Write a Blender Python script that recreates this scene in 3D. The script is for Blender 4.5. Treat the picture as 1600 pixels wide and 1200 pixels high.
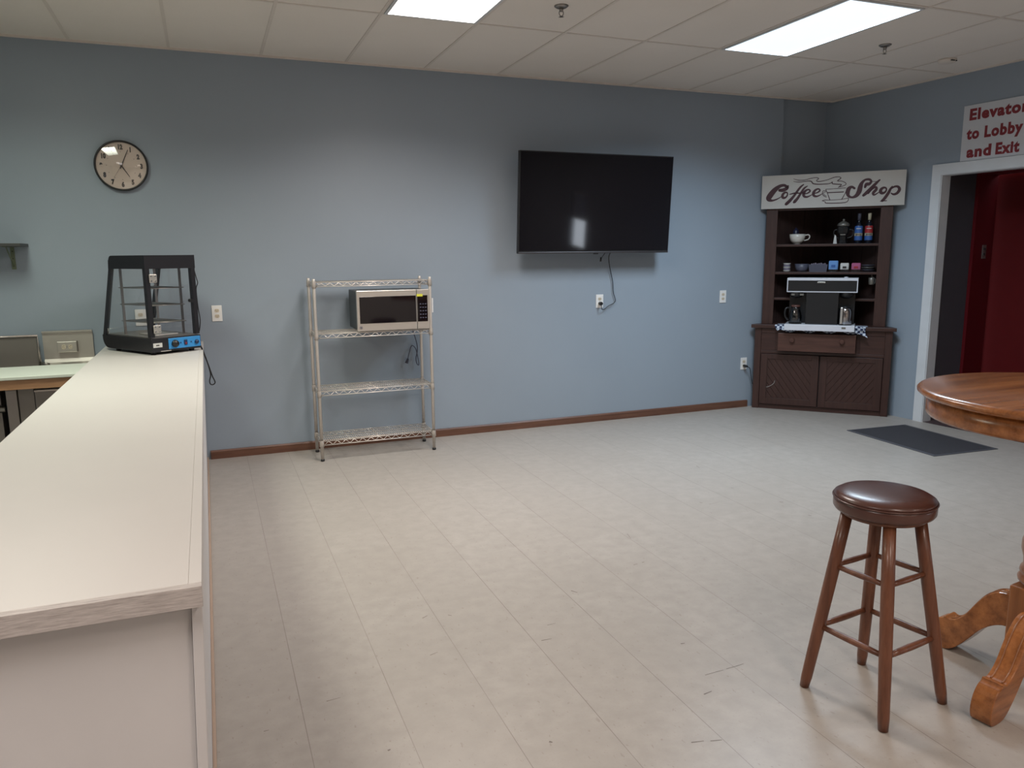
import bpy, math, random
from mathutils import Matrix, Vector
random.seed(7)
PI = math.pi
for o in list(bpy.data.objects):
    bpy.data.objects.remove(o)
S = bpy.context.scene
C = S.collection

# ------------------------------------------------------------------ camera, world, exposure
CAM_H, FPX = 1.5236, 1198.12
PITCH, YAW, ROLL = 0.1684, 0.3760, 0.0095
fw = Vector((math.sin(YAW)*math.cos(PITCH), math.cos(YAW)*math.cos(PITCH), -math.sin(PITCH)))
rt = Vector((math.cos(YAW), -math.sin(YAW), 0)); dn = fw.cross(rt)
rt2 = math.cos(ROLL)*rt + math.sin(ROLL)*dn
dn2 = -math.sin(ROLL)*rt + math.cos(ROLL)*dn
cd = bpy.data.cameras.new('camera'); cam = bpy.data.objects.new('camera', cd); C.objects.link(cam)
cam.matrix_world = Matrix(((rt2.x, -dn2.x, -fw.x, 0), (rt2.y, -dn2.y, -fw.y, 0), (rt2.z, -dn2.z, -fw.z, CAM_H), (0, 0, 0, 1)))
cd.sensor_width = 36; cd.lens = FPX*36/1600; cd.clip_start = .02
S.camera = cam
W = bpy.data.worlds.new('daylight'); S.world = W; W.use_nodes = True
W.node_tree.nodes['Background'].inputs[0].default_value = (.82, .90, 1, 1)
W.node_tree.nodes['Background'].inputs[1].default_value = 3.0
S.view_settings.view_transform = 'Standard'; S.view_settings.look = 'None'
S.view_settings.gamma = 1; S.view_settings.use_curve_mapping = False
S.view_settings.exposure = 1.22
# colour and strength of the ceiling panels (column over kitchen, middle column, right column)
LAMPS = {'kitchen': ((.93, 1, .84), 1.0, 13), 'middle': ((1, .91, .85), .85, 22), 'right': ((.70, .86, 1), .49, 25),
         'rear': ((1, .86, .77), 1.0, 12), 'kitchen_rear': ((1, .91, .86), 1.0, 15)}  # 'rear' is for unseen fill panels added to brighten the near floor
SPREAD = 2.55

# ------------------------------------------------------------------ room numbers (metres)
D, H = 6.125, 2.955          # back wall, ceiling
XL, YB = -3.0, -4.6          # left wall, rear wall
RC = Vector((5.803, 6.125, 0)); RW = Vector((.0731, -.99733, 0)); RN = Vector((-.99733, -.0731, 0))  # right wall: corner, direction, normal
TX = .6096; GX0 = -.7345; GY0 = 4.854

# ------------------------------------------------------------------ materials
def new_mat(name):
    m = bpy.data.materials.new(name); m.use_nodes = True
    return m, m.node_tree.nodes, m.node_tree.links, m.node_tree.nodes['Principled BSDF']
def mix(N, L, fac, a, b, mode='MIX'):
    n = N.new('ShaderNodeMix'); n.data_type = 'RGBA'; n.blend_type = mode
    for i, v in ((0, fac), (6, a), (7, b)):
        if hasattr(v, 'node'): L.new(v, n.inputs[i])
        elif i == 0: n.inputs[0].default_value = v
        else: n.inputs[i].default_value = (*v, 1)
    return n.outputs[2]
def math_n(N, L, op, a, b=None, c=None, clamp=False):
    n = N.new('ShaderNodeMath'); n.operation = op; n.use_clamp = clamp
    for i, v in enumerate((a, b, c)):
        if v is None: continue
        if hasattr(v, 'node'): L.new(v, n.inputs[i])
        else: n.inputs[i].default_value = v
    return n.outputs[0]
def coords(N, L, scale=(1, 1, 1), loc=(0, 0, 0), rot=(0, 0, 0)):
    t = N.new('ShaderNodeTexCoord'); m = N.new('ShaderNodeMapping')
    m.inputs['Scale'].default_value = scale; m.inputs['Location'].default_value = loc; m.inputs['Rotation'].default_value = rot
    L.new(t.outputs['Object'], m.inputs[0]); return m.outputs[0]
def noise(N, L, vec, scale, detail=4, rough=.55):
    n = N.new('ShaderNodeTexNoise'); n.inputs['Scale'].default_value = scale; n.inputs['Detail'].default_value = detail
    n.inputs['Roughness'].default_value = rough; L.new(vec, n.inputs['Vector']); return n.outputs['Fac']
def ramp(N, L, fac, lo, hi):
    n = N.new('ShaderNodeMapRange'); n.inputs[1].default_value = lo; n.inputs[2].default_value = hi; L.new(fac, n.inputs[0]); return n.outputs[0]
def bump(N, L, P, h, dist=.001, strength=.5):
    b = N.new('ShaderNodeBump'); b.inputs['Distance'].default_value = dist; b.inputs['Strength'].default_value = strength
    L.new(h, b.inputs['Height']); L.new(b.outputs[0], P.inputs['Normal'])
def mat(name, col, rough=.5, metal=0, var=.08, scale=9, spec=.5, coat=0, bmp=0):
    """plain surface with a little procedural unevenness"""
    m, N, L, P = new_mat(name)
    v = coords(N, L); f = noise(N, L, v, scale)
    L.new(mix(N, L, f, [c*(1-var) for c in col], [min(1, c*(1+var)) for c in col]), P.inputs['Base Color'])
    P.inputs['Roughness'].default_value = rough; P.inputs['Metallic'].default_value = metal
    P.inputs['Specular IOR Level'].default_value = spec; P.inputs['Coat Weight'].default_value = coat
    if bmp: bump(N, L, P, noise(N, L, v, 260, 3), .0006, bmp)
    return m
def wood(name, dark, light, rough=.4, axis=2, freq=26, coat=0.0):
    m, N, L, P = new_mat(name)
    sc = [freq, freq, freq]; sc[axis] = freq*.07
    v = coords(N, L, sc); f = noise(N, L, v, 1.6, 6, .62)
    sc2 = [freq*5]*3; sc2[axis] = freq*.3
    g = noise(N, L, coords(N, L, sc2), 1.5, 3)
    c1 = mix(N, L, ramp(N, L, f, .32, .7), dark, light)
    c2 = mix(N, L, ramp(N, L, g, .5, .75), c1, [x*.7 for x in dark])
    L.new(mix(N, L, .35, c1, c2), P.inputs['Base Color'])
    P.inputs['Roughness'].default_value = rough; P.inputs['Coat Weight'].default_value = coat; P.inputs['Coat Roughness'].default_value = .15
    bump(N, L, P, g, .0005, .25)
    return m
def brushed(name, col, rough=.3, axis=0, freq=900, metal=1):
    m, N, L, P = new_mat(name)
    sc = [freq]*3; sc[axis] = freq*.02
    f = noise(N, L, coords(N, L, sc), 1, 3)
    L.new(mix(N, L, f, [c*.985 for c in col], col), P.inputs['Base Color'])
    P.inputs['Metallic'].default_value = metal
    L.new(math_n(N, L, 'MULTIPLY_ADD', f, .08, rough-.04), P.inputs['Roughness'])
    return m
def glass(name, tint=(1, 1, 1), gloss=.12):
    m, N, L, P = new_mat(name); N.remove(P)
    o = [n for n in N if n.type == 'OUTPUT_MATERIAL'][0]
    t = N.new('ShaderNodeBsdfTransparent'); t.inputs[0].default_value = (*tint, 1)
    g = N.new('ShaderNodeBsdfGlossy'); g.inputs['Roughness'].default_value = .03
    f = N.new('ShaderNodeLayerWeight'); f.inputs[0].default_value = .5
    k = math_n(N, L, 'MULTIPLY_ADD', math_n(N, L, 'POWER', f.outputs['Facing'], 4), .6, gloss*.3, clamp=True)
    x = N.new('ShaderNodeMixShader'); L.new(k, x.inputs[0]); L.new(t.outputs[0], x.inputs[1]); L.new(g.outputs[0], x.inputs[2])
    L.new(x.outputs[0], o.inputs[0]); return m
def emit(name, col, strength):
    m, N, L, P = new_mat(name)
    P.inputs['Base Color'].default_value = (.8, .8, .8, 1); P.inputs['Emission Color'].default_value = (*col, 1)
    P.inputs['Emission Strength'].default_value = strength; return m

def floor_mat():
    m, N, L, P = new_mat('vinyl tile')
    t = N.new('ShaderNodeTexCoord'); s = N.new('ShaderNodeSeparateXYZ'); L.new(t.outputs['Object'], s.inputs[0])
    def seam(sock, off, width):
        d = math_n(N, L, 'PINGPONG', math_n(N, L, 'ADD', sock, -off+30*.3048), .1524)
        return math_n(N, L, 'LESS_THAN', d, width)
    v = coords(N, L)
    big = noise(N, L, v, .9, 3); mid = noise(N, L, v, 14, 4); fine = noise(N, L, v, 105, 3)
    # one slightly different tone per tile
    vm = N.new('ShaderNodeVectorMath'); vm.operation = 'SNAP'; vm.inputs[1].default_value = (.3048, .3048, 10)
    va = N.new('ShaderNodeVectorMath'); va.operation = 'ADD'; va.inputs[1].default_value = (-.2022+9.144, -2.02+9.144, 0)
    L.new(t.outputs['Object'], va.inputs[0]); L.new(va.outputs[0], vm.inputs[0])
    wn = N.new('ShaderNodeTexWhiteNoise'); L.new(vm.outputs[0], wn.inputs[0])
    c = mix(N, L, wn.outputs['Value'], (.355, .322, .290), (.375, .342, .310))
    c = mix(N, L, ramp(N, L, mid, .35, .7), c, (.325, .295, .265)); 
    c = mix(N, L, math_n(N, L, 'MULTIPLY', ramp(N, L, fine, .58, .68), .5), c, (.33, .29, .25))
    fl = noise(N, L, coords(N, L, (1, .45, 1), rot=(0, 0, .5)), 75, 2)
    c = mix(N, L, math_n(N, L, 'MULTIPLY', ramp(N, L, fl, .66, .71), .5), c, (.24, .20, .17))
    dirt = noise(N, L, coords(N, L, (1, 1.6, 1)), 1.7, 6, .6)
    c = mix(N, L, math_n(N, L, 'MULTIPLY', ramp(N, L, dirt, .52, .75), .3), c, (.34, .31, .28))
    sx = seam(s.outputs[0], .2022, .0014); sy = seam(s.outputs[1], 2.020, .0009)
    brk = ramp(N, L, noise(N, L, v, 1.1, 2), .42, .62)
    c = mix(N, L, math_n(N, L, 'MULTIPLY', sx, math_n(N, L, 'MULTIPLY_ADD', brk, .35, .45)), c, (.17, .14, .12))
    c = mix(N, L, math_n(N, L, 'MULTIPLY', sy, math_n(N, L, 'MULTIPLY', ramp(N, L, noise(N, L, v, .8, 2), .48, .68), .30)), c, (.24, .21, .18))
    L.new(c, P.inputs['Base Color'])
    L.new(math_n(N, L, 'MULTIPLY_ADD', big, .25, .28), P.inputs['Roughness']); P.inputs['Specular IOR Level'].default_value = .4
    bump(N, L, P, mid, .0012, .12)
    return m
def wall_mat():
    m, N, L, P = new_mat('blue grey wall paint')
    v = coords(N, L)
    L.new(mix(N, L, noise(N, L, v, 1.5, 5), (.276, .326, .382), (.300, .354, .414)), P.inputs['Base Color'])
    P.inputs['Roughness'].default_value = .36; P.inputs['Specular IOR Level'].default_value = .42
    h = math_n(N, L, 'MULTIPLY_ADD', noise(N, L, v, 170, 2), .15, noise(N, L, v, 2.2, 2))
    bump(N, L, P, h, .006, .35)
    return m
def ceil_mat():
    m, N, L, P = new_mat('ceiling tile')
    v = coords(N, L)
    f = noise(N, L, v, 320, 2)
    c = mix(N, L, noise(N, L, v, 2.5, 4), (.76, .705, .645), (.82, .765, .705))
    c = mix(N, L, math_n(N, L, 'MULTIPLY', ramp(N, L, f, .64, .72), .3), c, (.5, .46, .42))
    L.new(c, P.inputs['Base Color']); P.inputs['Roughness'].default_value = .9
    bump(N, L, P, f, .001, .4); return m

M = {}
M['floor'] = floor_mat(); M['wall'] = wall_mat(); M['ceil'] = ceil_mat()
M['tbar'] = mat('ceiling grid shaded paint', (.68, .62, .56), .6)  # set darker than the tiles to give the thin shadow lines of the grid
M['white_wall'] = mat('white wall paint', (.72, .70, .66), .6)
M['trim_white'] = mat('white trim paint', (.62, .64, .66), .38)
M['base_wood'] = wood('baseboard wood', (.10, .042, .025), (.17, .078, .048), .38, axis=0)
M['cab'] = wood('dark oak vertical', (.034, .013, .010), (.060, .025, .019), .45, axis=2)
M['cab_h'] = wood('dark oak horizontal', (.034, .013, .010), (.060, .025, .019), .42, axis=0)
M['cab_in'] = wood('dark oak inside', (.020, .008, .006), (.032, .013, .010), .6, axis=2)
M['cab_drawer'] = wood('reddish oak drawer', (.060, .024, .017), (.098, .042, .030), .42, axis=0)
M['oak'] = wood('golden oak', (.19, .060, .015), (.46, .175, .052), .26, axis=0, freq=14, coat=.35)
M['oak_v'] = wood('golden oak turned', (.20, .072, .022), (.33, .13, .045), .3, axis=2, freq=14, coat=.3)
M['stool'] = wood('walnut stained wood', (.105, .034, .016), (.20, .074, .036), .36, axis=2, freq=20, coat=.2)
M['vinyl'] = mat('brown vinyl', (.085, .034, .025), .27, var=.18, scale=16, spec=.6, bmp=.25)
M['lam'] = mat('white laminate', (.60, .565, .535), .42, var=.03, scale=3)
M['lam_edge'] = wood('painted white plywood edge', (.34, .30, .28), (.60, .55, .52), .6, axis=0, freq=170)
M['panel_white'] = mat('white painted panel', (.62, .60, .595), .5, var=.03)
M['shoe'] = mat('tan floor moulding', (.36, .26, .195), .6)
M['klam'] = mat('pale green white worktop', (.62, .66, .58), .4, var=.03)
M['pine'] = wood('pine fascia', (.38, .20, .10), (.52, .30, .165), .5, axis=0, freq=16)
M['steel'] = brushed('brushed stainless', (.60, .565, .52), .34, metal=.7)
M['steel_d'] = brushed('dull stainless', (.30, .28, .26), .4, metal=.8)
M['steel_v'] = brushed('upright stainless', (.40, .37, .35), .36, axis=2)
M['chrome'] = mat('chrome', (.72, .68, .64), .22, 1)
M['rack'] = mat('rack metal', (.68, .63, .58), .34, .6)
M['black'] = mat('black plastic', (.012, .012, .013), .38)
M['blackmetal'] = mat('black painted metal', (.011, .0105, .014), .42)
M['screen'] = mat('dark screen', (.004, .003, .005), .05, var=.02, spec=.6)
M['dgray'] = mat('dark grey metal', (.055, .062, .062), .45)
M['tvbar'] = mat('tv silver edge', (.10, .095, .10), .35, .8)
M['plate'] = mat('white outlet plastic', (.80, .79, .77), .35)
M['ivory'] = mat('ivory outlet face', (.62, .54, .42), .4)
M['slot'] = mat('dark slots', (.02, .018, .015), .6)
M['glass'] = glass('clear glass')
M['lens'] = glass('clock lens', gloss=.5)
M['glass_d'] = glass('smoky glass', (.55, .57, .6), .3)
M['blue'] = mat('blue control panel', (.045, .27, .62), .35)
M['bluedark'] = mat('dark blue plastic', (.010, .03, .09), .35)
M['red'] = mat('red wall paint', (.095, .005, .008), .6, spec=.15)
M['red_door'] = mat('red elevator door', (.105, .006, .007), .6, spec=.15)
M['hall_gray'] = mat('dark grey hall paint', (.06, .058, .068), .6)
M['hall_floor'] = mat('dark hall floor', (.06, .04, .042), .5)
M['sign'] = mat('off white sign board', (.52, .505, .475), .55, var=.04)
M['sign_w'] = mat('white sign board', (.60, .62, .66), .5, var=.02)
M['maroon'] = mat('maroon lettering', (.055, .014, .020), .5)
M['redletter'] = mat('dark red lettering', (.22, .022, .030), .5)
M['rubber'] = mat('ribbed grey rubber', (.062, .062, .072), .65)
M['scuff'] = mat('scuff marks', (.13, .10, .085), .5)
M['dial'] = mat('clock face', (.64, .53, .46), .5, var=.03)
M['ink'] = mat('black ink', (.02, .014, .014), .6)
M['gloss_white'] = mat('white enamel', (.66, .67, .72), .3)
M['porcelain'] = mat('white porcelain', (.62, .60, .55), .2)
M['navy'] = mat('navy plastic', (.010, .012, .035), .35)
M['dgrn'] = mat('painted green bracket', (.14, .17, .11), .5)
M['shelf_d'] = mat('dark shelf board', (.045, .047, .046), .5)
M['yellow'] = mat('yellow sticker', (.62, .60, .06), .5)
M['cream'] = mat('cream label', (.50, .46, .34), .5)
M['lblue'] = mat('light blue packets', (.13, .30, .62), .5)
M['pink'] = mat('pink packets', (.42, .10, .22), .5)
M['paper'] = mat('white paper', (.60, .60, .58), .6)
M['mauve'] = mat('pale mauve cups', (.24, .22, .30), .5)
M['slate'] = mat('slate plastic', (.075, .078, .11), .4)
M['darkglass'] = mat('dark bottle glass', (.008, .010, .018), .12)
M['redlabel'] = mat('red label', (.36, .025, .03), .45)
M['bluelabel'] = mat('blue label', (.04, .12, .36), .45)
M['steel_pot'] = mat('polished steel pot', (.38, .36, .36), .16, 1)
M['brown_pl'] = mat('brown plastic', (.10, .04, .03), .4)
M['graylid'] = mat('pewter lid', (.20, .19, .17), .4, .5)
def cloth_mat():
    m, N, L, P = new_mat('navy and white check')
    c = N.new('ShaderNodeTexChecker'); c.inputs['Scale'].default_value = 44; L.new(coords(N, L), c.inputs['Vector'])
    c.inputs['Color1'].default_value = (.55, .60, .68, 1); c.inputs['Color2'].default_value = (.02, .03, .08, 1)
    L.new(c.outputs[0], P.inputs['Base Color']); P.inputs['Roughness'].default_value = .85; return m
M['check'] = cloth_mat()
def shade_mat():
    m, N, L, P = new_mat('shade cloth'); o = [n for n in N if n.type == 'OUTPUT_MATERIAL'][0]
    d = N.new('ShaderNodeBsdfTranslucent'); L.new(mix(N, L, noise(N, L, coords(N, L), 90), (.16, .15, .15), (.22, .21, .21)), d.inputs[0])
    L.new(d.outputs[0], o.inputs[0]); return m
M['shade'] = shade_mat()

# ------------------------------------------------------------------ mesh helpers
class MB:
    def __init__(s): s.v = []; s.f = []; s.m = []; s.sm = []
    def add(s, vs, fs, mi=0, smooth=False):
        b = len(s.v); s.v += [tuple(v) for v in vs]
        for f in fs: s.f.append([b+i for i in f]); s.m.append(mi); s.sm.append(smooth)
        return s
    def box(s, x0, x1, y0, y1, z0, z1, mi=0):
        x0, x1 = sorted((x0, x1)); y0, y1 = sorted((y0, y1)); z0, z1 = sorted((z0, z1))
        v = [(x, y, z) for z in (z0, z1) for y in (y0, y1) for x in (x0, x1)]
        return s.add(v, [(0, 2, 3, 1), (4, 5, 7, 6), (0, 1, 5, 4), (2, 6, 7, 3), (0, 4, 6, 2), (1, 3, 7, 5)], mi)
    def prism(s, poly, z0, z1, mi=0, top=None):
        """poly in xy counter-clockwise, extruded in z"""
        n = len(poly); top = top or poly
        v = [(x, y, z0) for x, y in poly]+[(x, y, z1) for x, y in top]
        return s.add(v, [list(range(n))[::-1], list(range(n, 2*n))]+[(i, (i+1) % n, n+(i+1) % n, n+i) for i in range(n)], mi)
    def xprism(s, poly, axis, a0, a1, mi=0, smooth=False):
        """poly in the plane normal to axis ('x': (y,z), 'y': (x,z)), extruded along axis"""
        n = len(poly); mk = (lambda p, a: (a, p[0], p[1])) if axis == 'x' else (lambda p, a: (p[0], a, p[1]))
        v = [mk(p, a0) for p in poly]+[mk(p, a1) for p in poly]
        s.add(v, [list(range(n)), list(range(n, 2*n))[::-1]], mi)
        return s.add(v, [(i, n+i, n+(i+1) % n, (i+1) % n) for i in range(n)], mi, smooth)
    def lathe(s, prof, c=(0, 0, 0), seg=24, mi=0, smooth=True, axis='z', caps=True):
        b = []; cx, cy, cz = c
        for r, h in prof:
            for i in range(seg):
                a = 2*PI*i/seg; p = (r*math.cos(a), r*math.sin(a))
                b.append({'z': (cx+p[0], cy+p[1], cz+h), 'y': (cx+p[0], cy+h, cz+p[1]), 'x': (cx+h, cy+p[0], cz+p[1])}[axis])
        f = [(k*seg+i, k*seg+(i+1) % seg, (k+1)*seg+(i+1) % seg, (k+1)*seg+i) for k in range(len(prof)-1) for i in range(seg)]
        if caps: 
            s.add(b, [list(range(seg))[::-1], [(len(prof)-1)*seg+i for i in range(seg)]], mi)
        return s.add(b, f, mi, smooth)
    def tube(s, pts, r, seg=8, mi=0, closed=False):
        P = [Vector(p) for p in pts]; n = len(P); rr = r if isinstance(r, (list, tuple)) else [r]*n
        up = None; vs = []
        for i in range(n):
            a = P[(i-1) % n] if (closed or i > 0) else P[i]; b = P[(i+1) % n] if (closed or i < n-1) else P[i]
            t = (b-a).normalized()
            if up is None:
                up = Vector((0, 0, 1)) if abs(t.z) < .9 else Vector((1, 0, 0))
            x = up.cross(t)
            if x.length < 1e-6: x = Vector((1, 0, 0)).cross(t)
            x.normalize(); up = t.cross(x); 
            for k in range(seg):
                q = 2*PI*k/seg; vs.append(P[i]+x*math.cos(q)*rr[i]+up*math.sin(q)*rr[i])
        f = [(i*seg+k, i*seg+(k+1) % seg, ((i+1) % n)*seg+(k+1) % seg, ((i+1) % n)*seg+k) for i in range(n if closed else n-1) for k in range(seg)]
        s.add(vs, f, mi, True)
        if not closed: s.add(vs, [list(range(seg))[::-1], [(n-1)*seg+k for k in range(seg)]], mi)
        return s
    def ribbon(s, pts, y0, y1, mi=0, flip=1):
        """flat brush stroke in the xz plane between y0 and y1; pts = (x, z, width)"""
        L = []; R = []; n = len(pts)
        for i in range(n):
            a = pts[max(0, i-1)]; b = pts[min(n-1, i+1)]; dx, dz = b[0]-a[0], b[1]-a[1]; l = math.hypot(dx, dz) or 1
            w = pts[i][2]/2; L.append((pts[i][0]-dz/l*w, pts[i][1]+dx/l*w)); R.append((pts[i][0]+dz/l*w, pts[i][1]-dx/l*w))
        v = [(x, y, z) for y in (y0, y1) for x, z in L+R]
        f = []
        for i in range(n-1):
            f += [(i, i+1, n+i+1, n+i), (2*n+i, 3*n+i, 3*n+i+1, 2*n+i+1), (i, 2*n+i, 2*n+i+1, i+1), (n+i, n+i+1, 3*n+i+1, 3*n+i)]
        s.add(v, f, mi)
        for p in (pts[0], pts[-1]):
            k = 12; c = [(p[0]+p[2]/2*math.cos(2*PI*i/k), p[1]+p[2]/2*math.sin(2*PI*i/k)) for i in range(k)]
            s.xprism(c, 'y', y0, y1, mi)
        return s
    def xf(s, Mx): s.v = [tuple(Mx @ Vector(v)) for v in s.v]; return s
    def build(s, name, mats, parent=None, bevel=0, fix=True):
        import bmesh
        me = bpy.data.meshes.new(name); me.from_pydata(s.v, [], s.f)
        for m in (mats if isinstance(mats, (list, tuple)) else [mats]): me.materials.append(M[m] if isinstance(m, str) else m)
        me.polygons.foreach_set('material_index', s.m); me.polygons.foreach_set('use_smooth', s.sm)
        b = bmesh.new(); b.from_mesh(me)
        bmesh.ops.remove_doubles(b, verts=b.verts, dist=1e-5)
        if fix: bmesh.ops.recalc_face_normals(b, faces=b.faces)
        b.to_mesh(me); b.free()
        o = bpy.data.objects.new(name, me); C.objects.link(o)
        if bevel:
            bv = o.modifiers.new('b', 'BEVEL'); bv.width = bevel; bv.segments = 2; bv.limit_method = 'ANGLE'; bv.angle_limit = .7
        if parent: o.parent = parent
        return o
def spline(pts, n=6, closed=False):
    P = [Vector(p) for p in pts]; out = []; m = len(P)
    for i in range(m if closed else m-1):
        p1, p2 = P[i], P[(i+1) % m]; p0 = P[i-1] if (i > 0 or closed) else p1; p3 = P[(i+2) % m] if (i < m-2 or closed) else p2
        for k in range(n):
            t = k/n
            out.append(.5*((2*p1)+(p2-p0)*t+(2*p0-5*p1+4*p2-p3)*t*t+(3*p1-p0-3*p2+p3)*t**3))
    if not closed: out.append(P[-1])
    return out
def tag(o, label=None, cat=None, group=None, kind=None):
    for k, v in (('label', label), ('category', cat), ('group', group), ('kind', kind)):
        if v: o[k] = v
    return o
def thing(name, label, cat, loc=(0, 0, 0), rz=0, group=None):
    o = bpy.data.objects.new(name, None); C.objects.link(o); o.empty_display_size = .1
    o.location = loc; o.rotation_euler = (0, 0, rz); return tag(o, label, cat, group)
def copy_tree(o, parent=None):
    c = o.copy(); C.objects.link(c); c.parent = parent
    for ch in [k for k in o.children if k is not c]: copy_tree(ch, c)
    return c
def text_mb(mb, s, size, Mx, ext=.0006, off=0.0, sx=1.0, width=None, align='LEFT', mi=0, shear=0, spacing=1.0):
    cu = bpy.data.curves.new('t', 'FONT'); cu.body = s; cu.size = size; cu.extrude = ext; cu.offset = off; cu.align_x = align; cu.shear = shear
    cu.space_character = spacing; cu.resolution_u = 3
    ob = bpy.data.objects.new('t', cu); me = bpy.data.meshes.new_from_object(ob)
    vs = [Vector(v.co) for v in me.vertices]
    if width:
        xs = [v.x for v in vs]; sx = width/(max(xs)-min(xs)); x0 = min(xs)
        for v in vs: v.x -= x0
    vs = [Mx @ Vector((v.x*sx, v.y, v.z)) for v in vs]
    mb.add(vs, [list(p.vertices) for p in me.polygons], mi)
    bpy.data.objects.remove(ob); bpy.data.curves.remove(cu); bpy.data.meshes.remove(me)
    return mb
UP = Matrix(((1, 0, 0, 0), (0, 0, -1, 0), (0, 1, 0, 0), (0, 0, 0, 1)))     # text plane stood up, facing -y
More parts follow.
